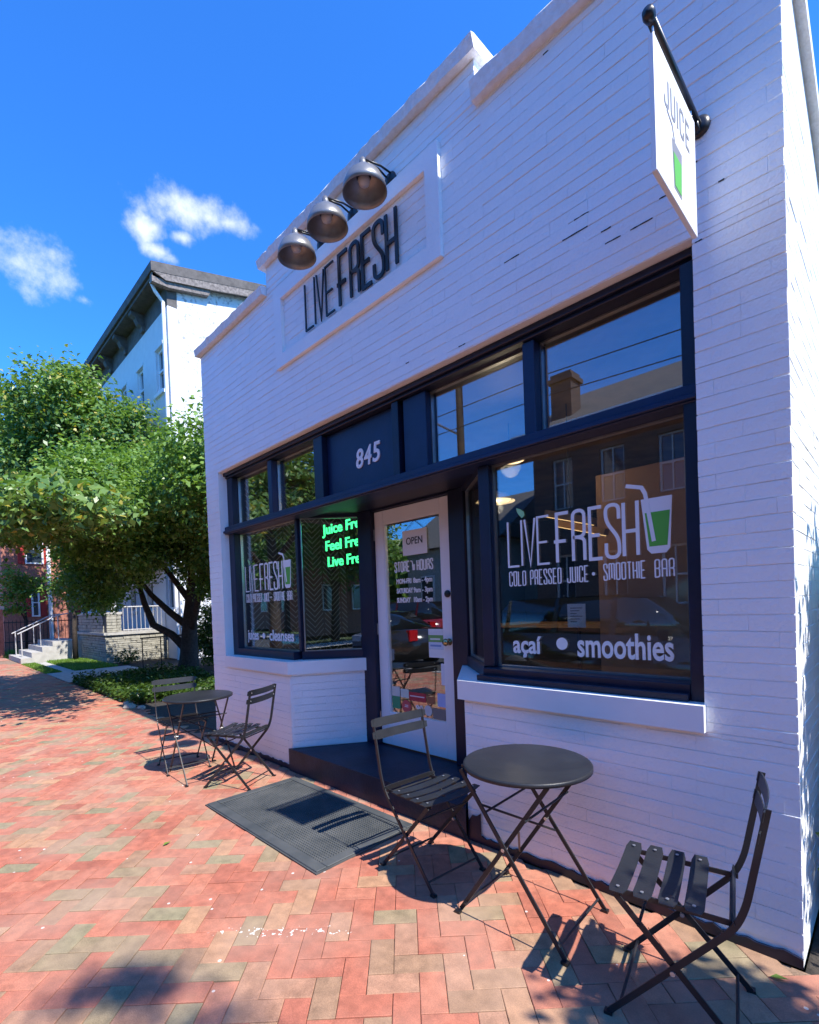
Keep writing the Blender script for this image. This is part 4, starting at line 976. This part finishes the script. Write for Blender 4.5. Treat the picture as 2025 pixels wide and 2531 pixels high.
for (x, y, s) in ((-3.0, -.05, .09), (-2.75, .05, .06), (-3.35, .02, .07)):
    me = bpy.data.meshes.new('rock'); b = bmesh.new(); bmesh.ops.create_icosphere(b, subdivisions=2, radius=s)
    for v in b.verts: v.co = Vector((v.co.x * 1.4, v.co.y, v.co.z * .6)) * rnd.uniform(.85, 1.12)
    b.to_mesh(me); b.free(); me.materials.append(stone_m); o = link('edging_rock', me); o.location = (x, y, .02); tag(o, {0: 'largest pale rock at the near corner of the planting bed', 1: 'small pale rock at the bed corner closest to the shop', 2: 'pale rock at the bed corner farthest from the shop'}[[.09, .06, .07].index(s)], 'rock', 'edging rocks')

for (x, y, a, lab) in ((5.27, -.13, .4, 'yellow green fallen leaf on the paving by the building corner'), (2.30, -1.30, 1.9, 'small fallen leaf on the sunny paving beyond the door mat')):
    fl = link('fallen_leaf', MB().add([(-.03, 0, .002), (-.008, .012, .008), (.03, 0, .004), (-.008, -.012, .007), (0, 0, .003)], [(0, 4, 1), (1, 4, 2), (2, 4, 3), (3, 4, 0)]).mesh('fallen_leaf', grass_l))
    fl.location = (x, y, .005); fl.rotation_euler = (0, 0, a); tag(fl, lab, 'leaf', 'fallen leaves on the paving')

# ------------------------------------------------------------------ white house beyond the trees
hs_ = thing('white_house', 'tall white three storey house with dark bracketed cornice beyond the shop', 'building')
HX, HY0 = -10.36, 3.5
wins = [(-11.55, -10.92), (-13.45, -12.82), (-15.35, -14.72), (-17.25, -16.62), (-19.0, -18.4)]
lev = [(8.60, 10.02), (5.0, 6.9), (1.6, 3.6)]
wl_ = MB(); zs = [0]
xs = [HX] + [v for w_ in wins for v in (w_[1], w_[0])] + [-20.0]
# front wall in strips so that the windows are real openings
for i in range(0, len(xs) - 1, 2): wl_.box(xs[i + 1], xs[i], HY0, HY0 + .3, 0, 11.0)
for (a, b) in wins:
    zz = [0] + [v for l in sorted(lev) for v in l] + [11.0]
    for i in range(0, len(zz), 2): wl_.box(a, b, HY0, HY0 + .3, zz[i], zz[i + 1])
wl_.build('front_wall', house_front, hs_)
MB().box(-20, HX, HY0, HY0 + .3, 11.001, 11.68).build('frieze', cornice_m, hs_)
MB().prism([(3.801, 0), (14, 0), (14, 11.4), (9.2, 13.05), (3.801, 11.75)], HX - .3, HX, 'x').build('gable_wall', farwhite, hs_)
for (a, b) in wins:
    for (z0, z1) in lev:
        f = MB().box(a, a + .07, HY0 + .08, HY0 + .2, z0, z1).box(b - .07, b, HY0 + .08, HY0 + .2, z0, z1).box(a + .07, b - .07, HY0 + .08, HY0 + .2, z1 - .08, z1).box(a + .07, b - .07, HY0 + .06, HY0 + .2, (z0 + z1) / 2 - .03, (z0 + z1) / 2 + .03).box(a + .07, b - .07, HY0 + .08, HY0 + .2, z0, z0 + .06).build('window', trimw, hs_)
        MB().box(a + .07, b - .07, HY0 + .14, HY0 + .15, z0 + .06, z1 - .08).build('pane', houseglass, f)
        MB().box(a - .08, b + .08, HY0 - .08, HY0 + .08, z0 - .11, z0 - .001).build('sill', trimw, f)
        MB().box(a - .06, b + .06, HY0 - .02, HY0 - .001, z1 + .01, z1 + .12).build('lintel', house_front, f)
MB().prism([(2.98, 11.72), (2.98, 12.0), (9.2, 13.45), (9.2, 13.2), (3.5, 11.82)], -20.4, HX + .28, 'x').build('roof', cornice_m, hs_)
MB().prism([(9.21, 13.45), (9.21, 13.2), (14.5, 11.4), (14.5, 11.65)], -20.4, HX + .28, 'x').build('roof', roof_m, hs_)
MB().box(-20.3, HX + .2, 3.05, 3.5, 11.62, 11.715).build('soffit', cornice_m, hs_)
MB().prism([(3.02, 11.45), (3.02, 11.715), (4.9, 12.15), (4.75, 11.72), (3.5, 11.45)], HX + .01, HX + .2, 'x').build('rake_return', rust_m, hs_)
MB().prism([(3.0, 11.74), (9.2, 13.2), (9.2, 12.98), (4.9, 11.92), (3.4, 11.6)], HX + .201, HX + .27, 'x').build('rake_board', rust_m, hs_)
for k in range(5):
    x = -12.55 - 1.93 * k
    MB().prism([(3.5, 11.05), (3.5, 11.62), (3.08, 11.62), (3.08, 11.50), (3.22, 11.42), (3.30, 11.25), (3.40, 11.18), (3.42, 11.05)], x - .13, x + .13, 'x').build('bracket', cornice_m, hs_)
MB().tube([(HX - .12, 3.10, 11.6), (HX - .10, 3.2, 11.35), (HX - .10, 3.42, 11.1), (HX - .10, 3.42, 0)], .055, 8).build('downspout', trimw, hs_)
ch = MB().box(-13.2, -12.2, 8.7, 9.7, 13.2, 14.6).build('chimney', redbrick, hs_)

# stone porch
po = thing('stone_porch', 'pale stacked stone porch before the white house', 'porch')
PX0, PX1, PY = -15.5, -11.55, 1.69
core = MB().box(PX0 + .03, PX1 - .03, PY + .03, 3.49, -.2, .86).box(-15.1, -11.83, PY + .05, PY + .28, .94, 1.5).box(-11.84, -11.6, PY + .05, 2.14, .94, 1.5).build('porch_core', stone_dk, po)
st = []
def stones(face, u0, u1, z0, z1, hmin, hmax, lmin, lmax):
    z = z0
    while z < z1 - .02:
        h_ = min(rnd.uniform(hmin, hmax), z1 - z); u = u0
        while u < u1 - .03:
            l = min(rnd.uniform(lmin, lmax), u1 - u)
            if u1 - (u + l) < lmin * .5: l = u1 - u
            st.append((face, u, u + l, z, z + h_)); u += l
        z += h_
fr = Wallface((PX0, PY + .03, 0), (1, 0, 0)); sd = Wallface((PX1 - .03, PY, 0), (0, 1, 0))
stones(sd, 0, 1.8, 0, .86, .05, .10, .16, .5); stones(fr, 0, 3.95, 0, .86, .06, .11, .3, .8)
stones(Wallface((-15.1, PY + .05, 0), (1, 0, 0)), 0, 3.25, .94, 1.5, .08, .13, .4, .9); stones(Wallface((-11.6, PY + .05, 0), (0, 1, 0)), 0, .41, .94, 1.5, .06, .12, .12, .3)
for (fc, a, b, c, d) in st:
    g = brick_on(fc, a, b, c, d, rnd.uniform(.015, .04), .008, .004, .004)
    if g:
        m = MB().add(*g); m.build('stone', stone_m, po)
MB().box(PX0 - .03, PX1 + .05, PY - .05, 3.49, .862, .938).build('porch_deck', concrete, po)
MB().box(-15.15, -11.57, PY + .0, PY + .33, 1.502, 1.57).box(-11.86, -11.56, PY + .331, 2.18, 1.502, 1.57).build('pier_cap', concrete, po)
MB().tube([(-14.6, 2.0, 1.57), (-14.6, 2.0, 3.2)], .09, 12).build('porch_column', trimw, po); MB().tube([(-11.75, 2.0, 1.57), (-11.75, 2.0, 3.2)], .07, 12).build('porch_column', trimw, po)
MB().box(-15.6, -11.45, 1.6, 3.49, 3.2, 3.4).build('porch_roof', cornice_m, po)
rl = thing('porch_railing', 'pale metal railing along the right side of the stone porch', 'railing')
MB().tube([(-11.62, 2.2, 1.72), (-11.62, 3.48, 1.72)], .022, 8).build('top_rail', railm, rl); MB().tube([(-11.62, 2.2, 1.0), (-11.62, 3.48, 1.0)], .016, 8).build('bottom_rail', railm, rl)
for k in range(11): MB().tube([(-11.62, 2.22 + .125 * k, .94), (-11.62, 2.22 + .125 * k, 1.72)], .011, 6).build('baluster', railm, rl)
ss = thing('porch_steps', 'pale concrete steps rising from the walk to the porch', 'steps')
for k in range(4): MB().box(-17.6, -14.7, .0 + .29 * k, 1.70, .165 * k + (.0 if k == 0 else .001), .165 * (k + 1)).build('step', concrete, ss)
hr = thing('step_handrail', 'thin grey pipe handrail over the porch steps', 'railing')
for x in (-17.0, -15.6):
    MB().tube([(x, .05, .95), (x, 1.2, 1.55), (x, 1.5, 1.6)], .02, 8).tube([(x, .15, .16), (x, .15, 1.0)], .018, 8).tube([(x, 1.2, .6), (x, 1.2, 1.55)], .018, 8).tube([(x, .68, .45), (x, .68, 1.28)], .014, 8).build('rail', railm, hr)
# iron fence, brick pillar, red brick house
fe = thing('iron_fence', 'black iron picket fence beside the porch steps', 'fence')
for z in (.55, 1.32): MB().box(-19.02, -18.98, .03, 3.2, z, z + .035).build('rail', ironm, fe)
for k in range(26): MB().tube([(-19, .06 + .122 * k, .12), (-19, .06 + .122 * k, 1.42)], .011, 6).build('picket', ironm, fe)
pp = thing('brick_pillar', 'red brick gate pillar at the far left edge', 'pillar', (-19.2, -.2, 0))
MB().box(-.22, .22, -.22, .22, 0, 1.85).build('shaft', redbrick, pp); MB().box(-.27, .27, -.27, .27, 1.851, 1.98).build('cap', concrete, pp)
for k in range(24):
    for (fc, L) in ((Wallface((.225, -.22, 0), (0, 1, 0)), .44),):
        off = .22 if k % 2 else .11
        for (a, b) in ((0, off), (off, min(.44, off + .22)), (min(.44, off + .22), .44)):
            if b - a > .05:
                g = brick_on(fc, a, b, k * .077, (k + 1) * .077, .008, .004, .005, .005); MB().add(*g).build('brick', redbrick, pp)
rb = thing('red_brick_house', 'red brick house with red shutters far left behind the fence', 'building')
MB().box(-34, -23.02, .45, 7, 0, 6.2).build('wall', redbrick, rb); MB().prism([(.1, 6.2), (7.4, 6.2), (3.75, 8.4)], -34.3, -22.7, 'x').build('roof', roof_m, rb)
def hwin(y0, y1, z0, z1, shut=True):
    f = MB().box(-23.02, -22.95, y0, y0 + .07, z0, z1).box(-23.02, -22.95, y1 - .07, y1, z0, z1).box(-23.02, -22.95, y0 + .07, y1 - .07, z1 - .07, z1).box(-23.02, -22.95, y0 + .07, y1 - .07, z0, z0 + .06).box(-23.02, -22.96, y0 + .07, y1 - .07, (z0 + z1) / 2 - .025, (z0 + z1) / 2 + .025).build('window', trimw, rb)
    MB().box(-23.0, -22.99, y0 + .07, y1 - .07, z0 + .06, z1 - .07).build('pane', houseglass, f)
    for (a, b) in ((y0 - .26, y0 - .02), (y1 + .02, y1 + .26)):
        s = MB().box(-23.02, -22.965, a, b, z0, z1).build('shutter', redshut, rb)
        for q in range(int((z1 - z0) / .12)): MB().box(-22.964, -22.945, a + .03, b - .03, z0 + .05 + .12 * q, z0 + .13 + .12 * q, None).build('louvre', redshut, s)
hwin(1.46, 1.78, 1.55, 2.85); hwin(3.4, 4.1, 1.5, 3.0); hwin(1.3, 2.0, 4.0, 5.4); hwin(3.4, 4.1, 4.0, 5.4)
MB().box(-23.02, -22.9, 2.10, 2.25, 0, 6.2).build('white_corner_board', trimw, rb)
tree('slender_tree', 'slender young tree with yellow green leaves before the red brick house', (-20.2, .85, 0), ([(0, 0, 0), (.02, .03, 1.4), (0, 0, 2.8)], [.06, .05, .03]), [([(0, 0, 1.4), (.2, -.3, 2.2)], [.03, .015])],
     [(.0, -.4, 2.1, .5, .5, .5), (.1, .1, 2.9, .6, .6, .6), (-.1, -.5, 3.2, .6, .6, .5)], 2600, .13, grass_l, .16)
shrub('porch_bush', 'small dark bush at the foot of the stone porch', (-10.9, 2.1, 0), [(0, 0, .2, .3, .3, .22)], 500, .07, leaf_c, .08)
sr = thing('black_post_rail', 'thin black pipe rail standing in the planting bed', 'railing')
MB().tube([(-8.0, 1.62, .86), (-6.7, 2.15, .93)], .018, 8).build('rail', ironm, sr)
for (x, y) in ((-7.95, 1.64), (-7.35, 1.88), (-6.75, 2.13)): MB().tube([(x, y, 0), (x, y, .88)], .014, 6).build('post', ironm, sr)

# ------------------------------------------------------------------ across the street (seen in the window glass)
bh = thing('brick_house_opposite', 'dark brick house with grey roof and chimney across the street', 'building')
OYF = -12.4
ow = [(-2.55, -1.85), (-.95, -.2), (.75, 1.45), (2.5, 3.2), (4.3, 5.0), (6.2, 6.9), (8.0, 8.7)]
m = MB(); prev = -3.25
for (a, b) in ow:
    m.box(prev, a, OYF - .3, OYF, 0, 6.7); prev = b
    for (z0, z1) in ((0, 1.2), (2.9, 4.4), (6.05, 6.7)): m.box(a, b, OYF - .3, OYF, z0, z1)
m.box(prev, 10, OYF - .3, OYF, 0, 6.7).box(-3.25, -2.95, OYF - 8, OYF - .301, 0, 6.7); m.build('wall', darkbrick, bh)
for (a, b) in ow:
    for (z0, z1) in ((1.2, 2.9), (4.4, 6.05)):
        f = MB().box(a, a + .06, OYF - .2, OYF - .1, z0, z1).box(b - .06, b, OYF - .2, OYF - .1, z0, z1).box(a + .06, b - .06, OYF - .2, OYF - .1, z1 - .06, z1).box(a + .06, b - .06, OYF - .2, OYF - .1, z0, z0 + .06).box(a + .06, b - .06, OYF - .2, OYF - .1, (z0 + z1) / 2 - .03, (z0 + z1) / 2 + .03).box((a + b) / 2 - .02, (a + b) / 2 + .02, OYF - .19, OYF - .11, z0 + .06, z1 - .06).build('window', railm, bh)
        MB().box(a + .06, b - .06, OYF - .17, OYF - .16, z0 + .06, z1 - .06).build('pane', houseglass, f)
MB().prism([(OYF + .55, 6.70), (OYF + .55, 6.95), (OYF + .1, 7.1), (OYF - 4.5, 9.8), (OYF - 9, 6.9), (OYF - 9, 6.7)], -3.7, 10.4, 'x').build('roof', roof_m, bh)
MB().box(-3.7, 10.4, OYF + .55, OYF + .68, 6.83, 6.96).build('gutter', trimw, bh)
MB().box(-3.0, -2.25, OYF - 1.6, OYF - .9, 7.2, 9.25).box(-3.08, -2.17, OYF - 1.68, OYF - .82, 8.95, 9.1).build('chimney', darkbrick, bh)
gh = thing('grey_roof_house', 'low pale house with grey roof far across the street', 'building')
MB().box(-13, -6.5, -21, -15, 0, 4.2).build('wall', concrete, gh); MB().prism([(-21.5, 4.2), (-14.5, 4.2), (-18, 6.6)], -13.4, -6.1, 'x').build('roof', roof_m, gh)
for x in (-12, -10.2, -8.4):
    f = MB().box(x, x + .9, -15, -14.93, 1.4, 2.9).build('window', trimw, gh); MB().box(x + .08, x + .82, -14.929, -14.92, 1.48, 2.82).build('pane', houseglass, f)
up = thing('utility_pole', 'wooden utility pole with street lamp arm across the street', 'street lamp', (-5.4, -11.2, 0))
MB().tube([(0, 0, -.1), (0, 0, 10.5)], [.16, .12], 12).build('pole', bark, up); MB().tube([(0, 0, 7.4), (-1.0, .5, 8.1), (-1.9, 1.0, 8.5)], .04, 8).build('arm', steel, up)
MB().box(-2.4, -1.8, .95, 1.2, 8.4, 8.55).build('lamp_head', railm, up); MB().box(-1.2, 1.2, -.06, .06, 9.4, 9.5).build('crossarm', bark, up)
for k, (x, y, s, lab) in enumerate(((-15.5, -13.5, 1.0, 'round green tree across the street nearest the brick house'), (13.6, -13.2, 1.1, 'green tree just right of the brick house across the street'), (18.5, -13.0, 1.2, 'green tree across the street at the far right'), (-20.5, -13.0, 1.25, 'tallest green tree across the street'), (-26.5, -13.2, 1.05, 'green tree across the street farthest from the shop'))):
    tree('broadleaf_tree', lab, (x, y, 0), ([(0, 0, -.1), (.1, 0, 2), (0, .1, 4 * s)], [.2, .16, .08]), [([(.05, 0, 2), (1, .4, 4 * s)], [.09, .03]), ([(.05, 0, 2.2), (-1, .2, 4.2 * s)], [.09, .03])],
         [(0, 0, 5 * s, 2.2 * s, 1.8 * s, 1.6 * s), (1.2 * s, .3, 4 * s, 1.6 * s, 1.4 * s, 1.2 * s), (-1.3 * s, .2, 4.2 * s, 1.6 * s, 1.4 * s, 1.2 * s), (.2, .9 * s, 3.2 * s, 1.8 * s, 1.0 * s, .9 * s)], 9000, .28, leaf_a, .4, 'trees across the street')
# far tree line beyond the houses opposite
cnt = 16000
x = nr.uniform(-110, 110, cnt); zz = 9.5 * (.55 + .25 * np.sin(x * .35) + .2 * np.sin(x * .9 + 1)) * nr.uniform(0, 1, cnt) ** .8; y = -34 + nr.normal(0, 1.6, cnt)
gn = nr.normal(0, .6, (cnt, 3)) + np.array([0, .4, .6]); gn /= np.linalg.norm(gn, axis=1, keepdims=True)
tag(link('far_tree_line', leaves_mesh('far_tree_line', np.stack([x, y, zz], 1), gn, 1.5, leaf_a, .8)), kind='stuff')
for k, (x0, x1, ht, col, lab) in enumerate(((12.5, 20, 5.6, redbrick, 'red brick house across the street right of the dark one'), (23, 31, 6.4, darkbrick, 'dark house across the street at the far right'), (-34, -24, 6.0, redbrick, 'red brick house across the street behind the trees'))):
    hh_ = thing('street_house', lab, 'building')
    MB().box(x0, x1, -23, -16.5, 0, ht).build('wall', col, hh_); MB().prism([(-23.6, ht), (-15.9, ht), (-19.7, ht + 2.2)], x0 - .4, x1 + .4, 'x').build('roof', roof_m, hh_)
    for q in range(3):
        xa = x0 + 1.0 + q * (x1 - x0 - 2) / 2.6
        for za in (1.3, 3.9):
            f = MB().box(xa, xa + .95, -16.5, -16.42, za, za + 1.4).build('window', trimw, hh_); MB().box(xa + .08, xa + .87, -16.419, -16.41, za + .08, za + 1.32).build('pane', houseglass, f)
for (z, y, lab) in ((9.55, -11.2, 'topmost overhead wire strung along the far side of the street'), (8.2, -10.9, 'middle overhead wire strung along the far side of the street'), (7.6, -11.0, 'lowest overhead wire strung along the far side of the street')):
    tag(MB().tube([(x, y, z + .0009 * (x + 5.4) ** 2 * (1 if abs(x + 5.4) < 30 else .4) - (.25 if abs(x + 5.4) > 5 else 0)) for x in range(-30, 26, 4)], .016, 6).build('overhead_wire', blackm), lab, 'wire', 'overhead wires')
# parked cars
def car(name, label, x, y, rz, paint, L=4.6, H=1.62, Wd=1.85, kind='suv'):
    t = thing(name, label, 'car', (x, y, -.13), rz, 'cars parked along the kerb')
    if kind == 'suv': low = [(0, .35), (.03, .72), (.10, .80), (.98, .92), (1.05, 1.02), (L - .12, 1.05), (L - .02, .75), (L, .38), (L - .3, .22), (.3, .22)]; gl = [(1.02, 1.02), (1.75, H - .06), (2.1, H), (L - .7, H - .03), (L - .2, 1.05)]
    else: low = [(0, .40), (.02, .70), (.12, .82), (1.25, .92), (L - 1.0, .96), (L - .06, .92), (L, .55), (L - .1, .24), (.3, .22)]; gl = [(1.25, .92), (1.95, H - .05), (2.4, H), (3.0, H - .03), (L - .85, .97)]
    def shell(poly, w0, w1, zmin, zmax):
        n = len(poly); vs = []
        for s in (-1, 1):
            for (a, z) in poly:
                k = (z - zmin) / max(.01, zmax - zmin); vs.append((a - L / 2, s * (w0 + (w1 - w0) * max(0, min(1, k))), z))
        m = MB(); m.add(vs, [tuple(range(n)), tuple(range(2 * n - 1, n - 1, -1))] + [(i, (i + 1) % n, (i + 1) % n + n, i + n) for i in range(n)]); return m
    shell(low, Wd / 2, Wd / 2 - .04, .6, 1.05).build('body', paint, t, True)
    g = shell(gl, Wd / 2 - .06, Wd / 2 - .24, 1.0, H).build('window_band', darkglass, t, True)
    rf = [(p[0], p[1] + .012) for p in gl[1:-1]]
    m = MB(); n = len(rf); m.add([(a - L / 2, s * (Wd / 2 - .235), z) for s in (-1, 1) for (a, z) in rf], [(i, i + 1, i + 1 + n, i + n) for i in range(n - 1)]); m.build('roof_panel', paint, t)
    for a in (gl[2][0] - .05, (gl[2][0] + gl[3][0]) / 2, gl[3][0]):
        for s in (-1, 1): MB().add([(a - L / 2 - .05, s * (Wd / 2 - .058), 1.03), (a - L / 2 + .05, s * (Wd / 2 - .058), 1.03), (a - L / 2 + .03, s * (Wd / 2 - .225), H - .03), (a - L / 2 - .03, s * (Wd / 2 - .225), H - .03)], [(0, 1, 2, 3)]).build('pillar', paint, t)
    for a in (.85, L - .9):
        for s in (-1, 1):
            Mx = Matrix.Translation((a - L / 2, s * (Wd / 2 - .12), .33)) @ Matrix.Rotation(math.pi / 2, 4, 'X')
            wh = MB().lathe([(.19, -.11), (.33, -.11), (.345, -.06), (.345, .06), (.33, .11), (.19, .11)], 24, Mx).build('wheel', rubber, t, True); MB().lathe([(0, -.09), (.19, -.112), (.19, .112), (0, .09)], 16, Mx).build('rim', steel, wh, True)
    for s in (-1, 1):
        MB().box(.0 - L / 2 - .02, .12 - L / 2, s * .72 - .16, s * .72 + .16, .62, .78).build('headlight', P('headlight_glass', (.7, .72, .75), .1), t); MB().box(L / 2 - .1, L / 2 + .01, s * .74 - .14, s * .74 + .14, .72, .98).build('tail_light', P('tail_red', (.45, .01, .015), .15), t)
        MB().box(1.2 - L / 2, 1.32 - L / 2, s * (Wd / 2 + .09) - .09, s * (Wd / 2 + .09) + .09, .98, 1.12).build('mirror', paint, t)
    MB().box(-L / 2 - .015, -L / 2 + .05, -.52, .52, .5, .74).build('grille', blackm, t)
    for k in range(7): MB().box(-L / 2 - .025, -L / 2 - .016, -.42 + .13 * k, -.36 + .13 * k, .52, .72).build('grille_slot', steel, t)
    MB().box(-L / 2 - .03, -L / 2 + .1, -Wd / 2 + .08, Wd / 2 - .08, .34, .48).build('bumper', blackm, t)
    MB().box(L / 2 - .02, L / 2 + .012, -.16, .16, .55, .67).build('number_plate', paper, t)
    return t
car('parked_car', 'black sport utility car parked at the kerb before the shop', 2.3, -5.45, math.pi, P('black_car_paint', (.01, .01, .012), .12, spec=.8), kind='suv')
car('parked_car', 'dark sedan parked at the kerb left of the shop', -4.9, -5.5, 0, P('dark_car_paint', (.025, .022, .02), .15, spec=.8), L=4.5, H=1.42, kind='sedan')
car('parked_car', 'dark red car parked across the street', -8.2, -9.6, 0, P('red_car_paint', (.20, .015, .02), .15, spec=.8), L=4.9, H=1.7, kind='suv')
car('parked_car', 'pale blue grey car with slotted grille parked right of the shop', 10.5, -5.5, 0, P('silver_car_paint', (.35, .40, .50), .2, spec=.8, metal=.3), L=4.3, H=1.75, kind='suv')
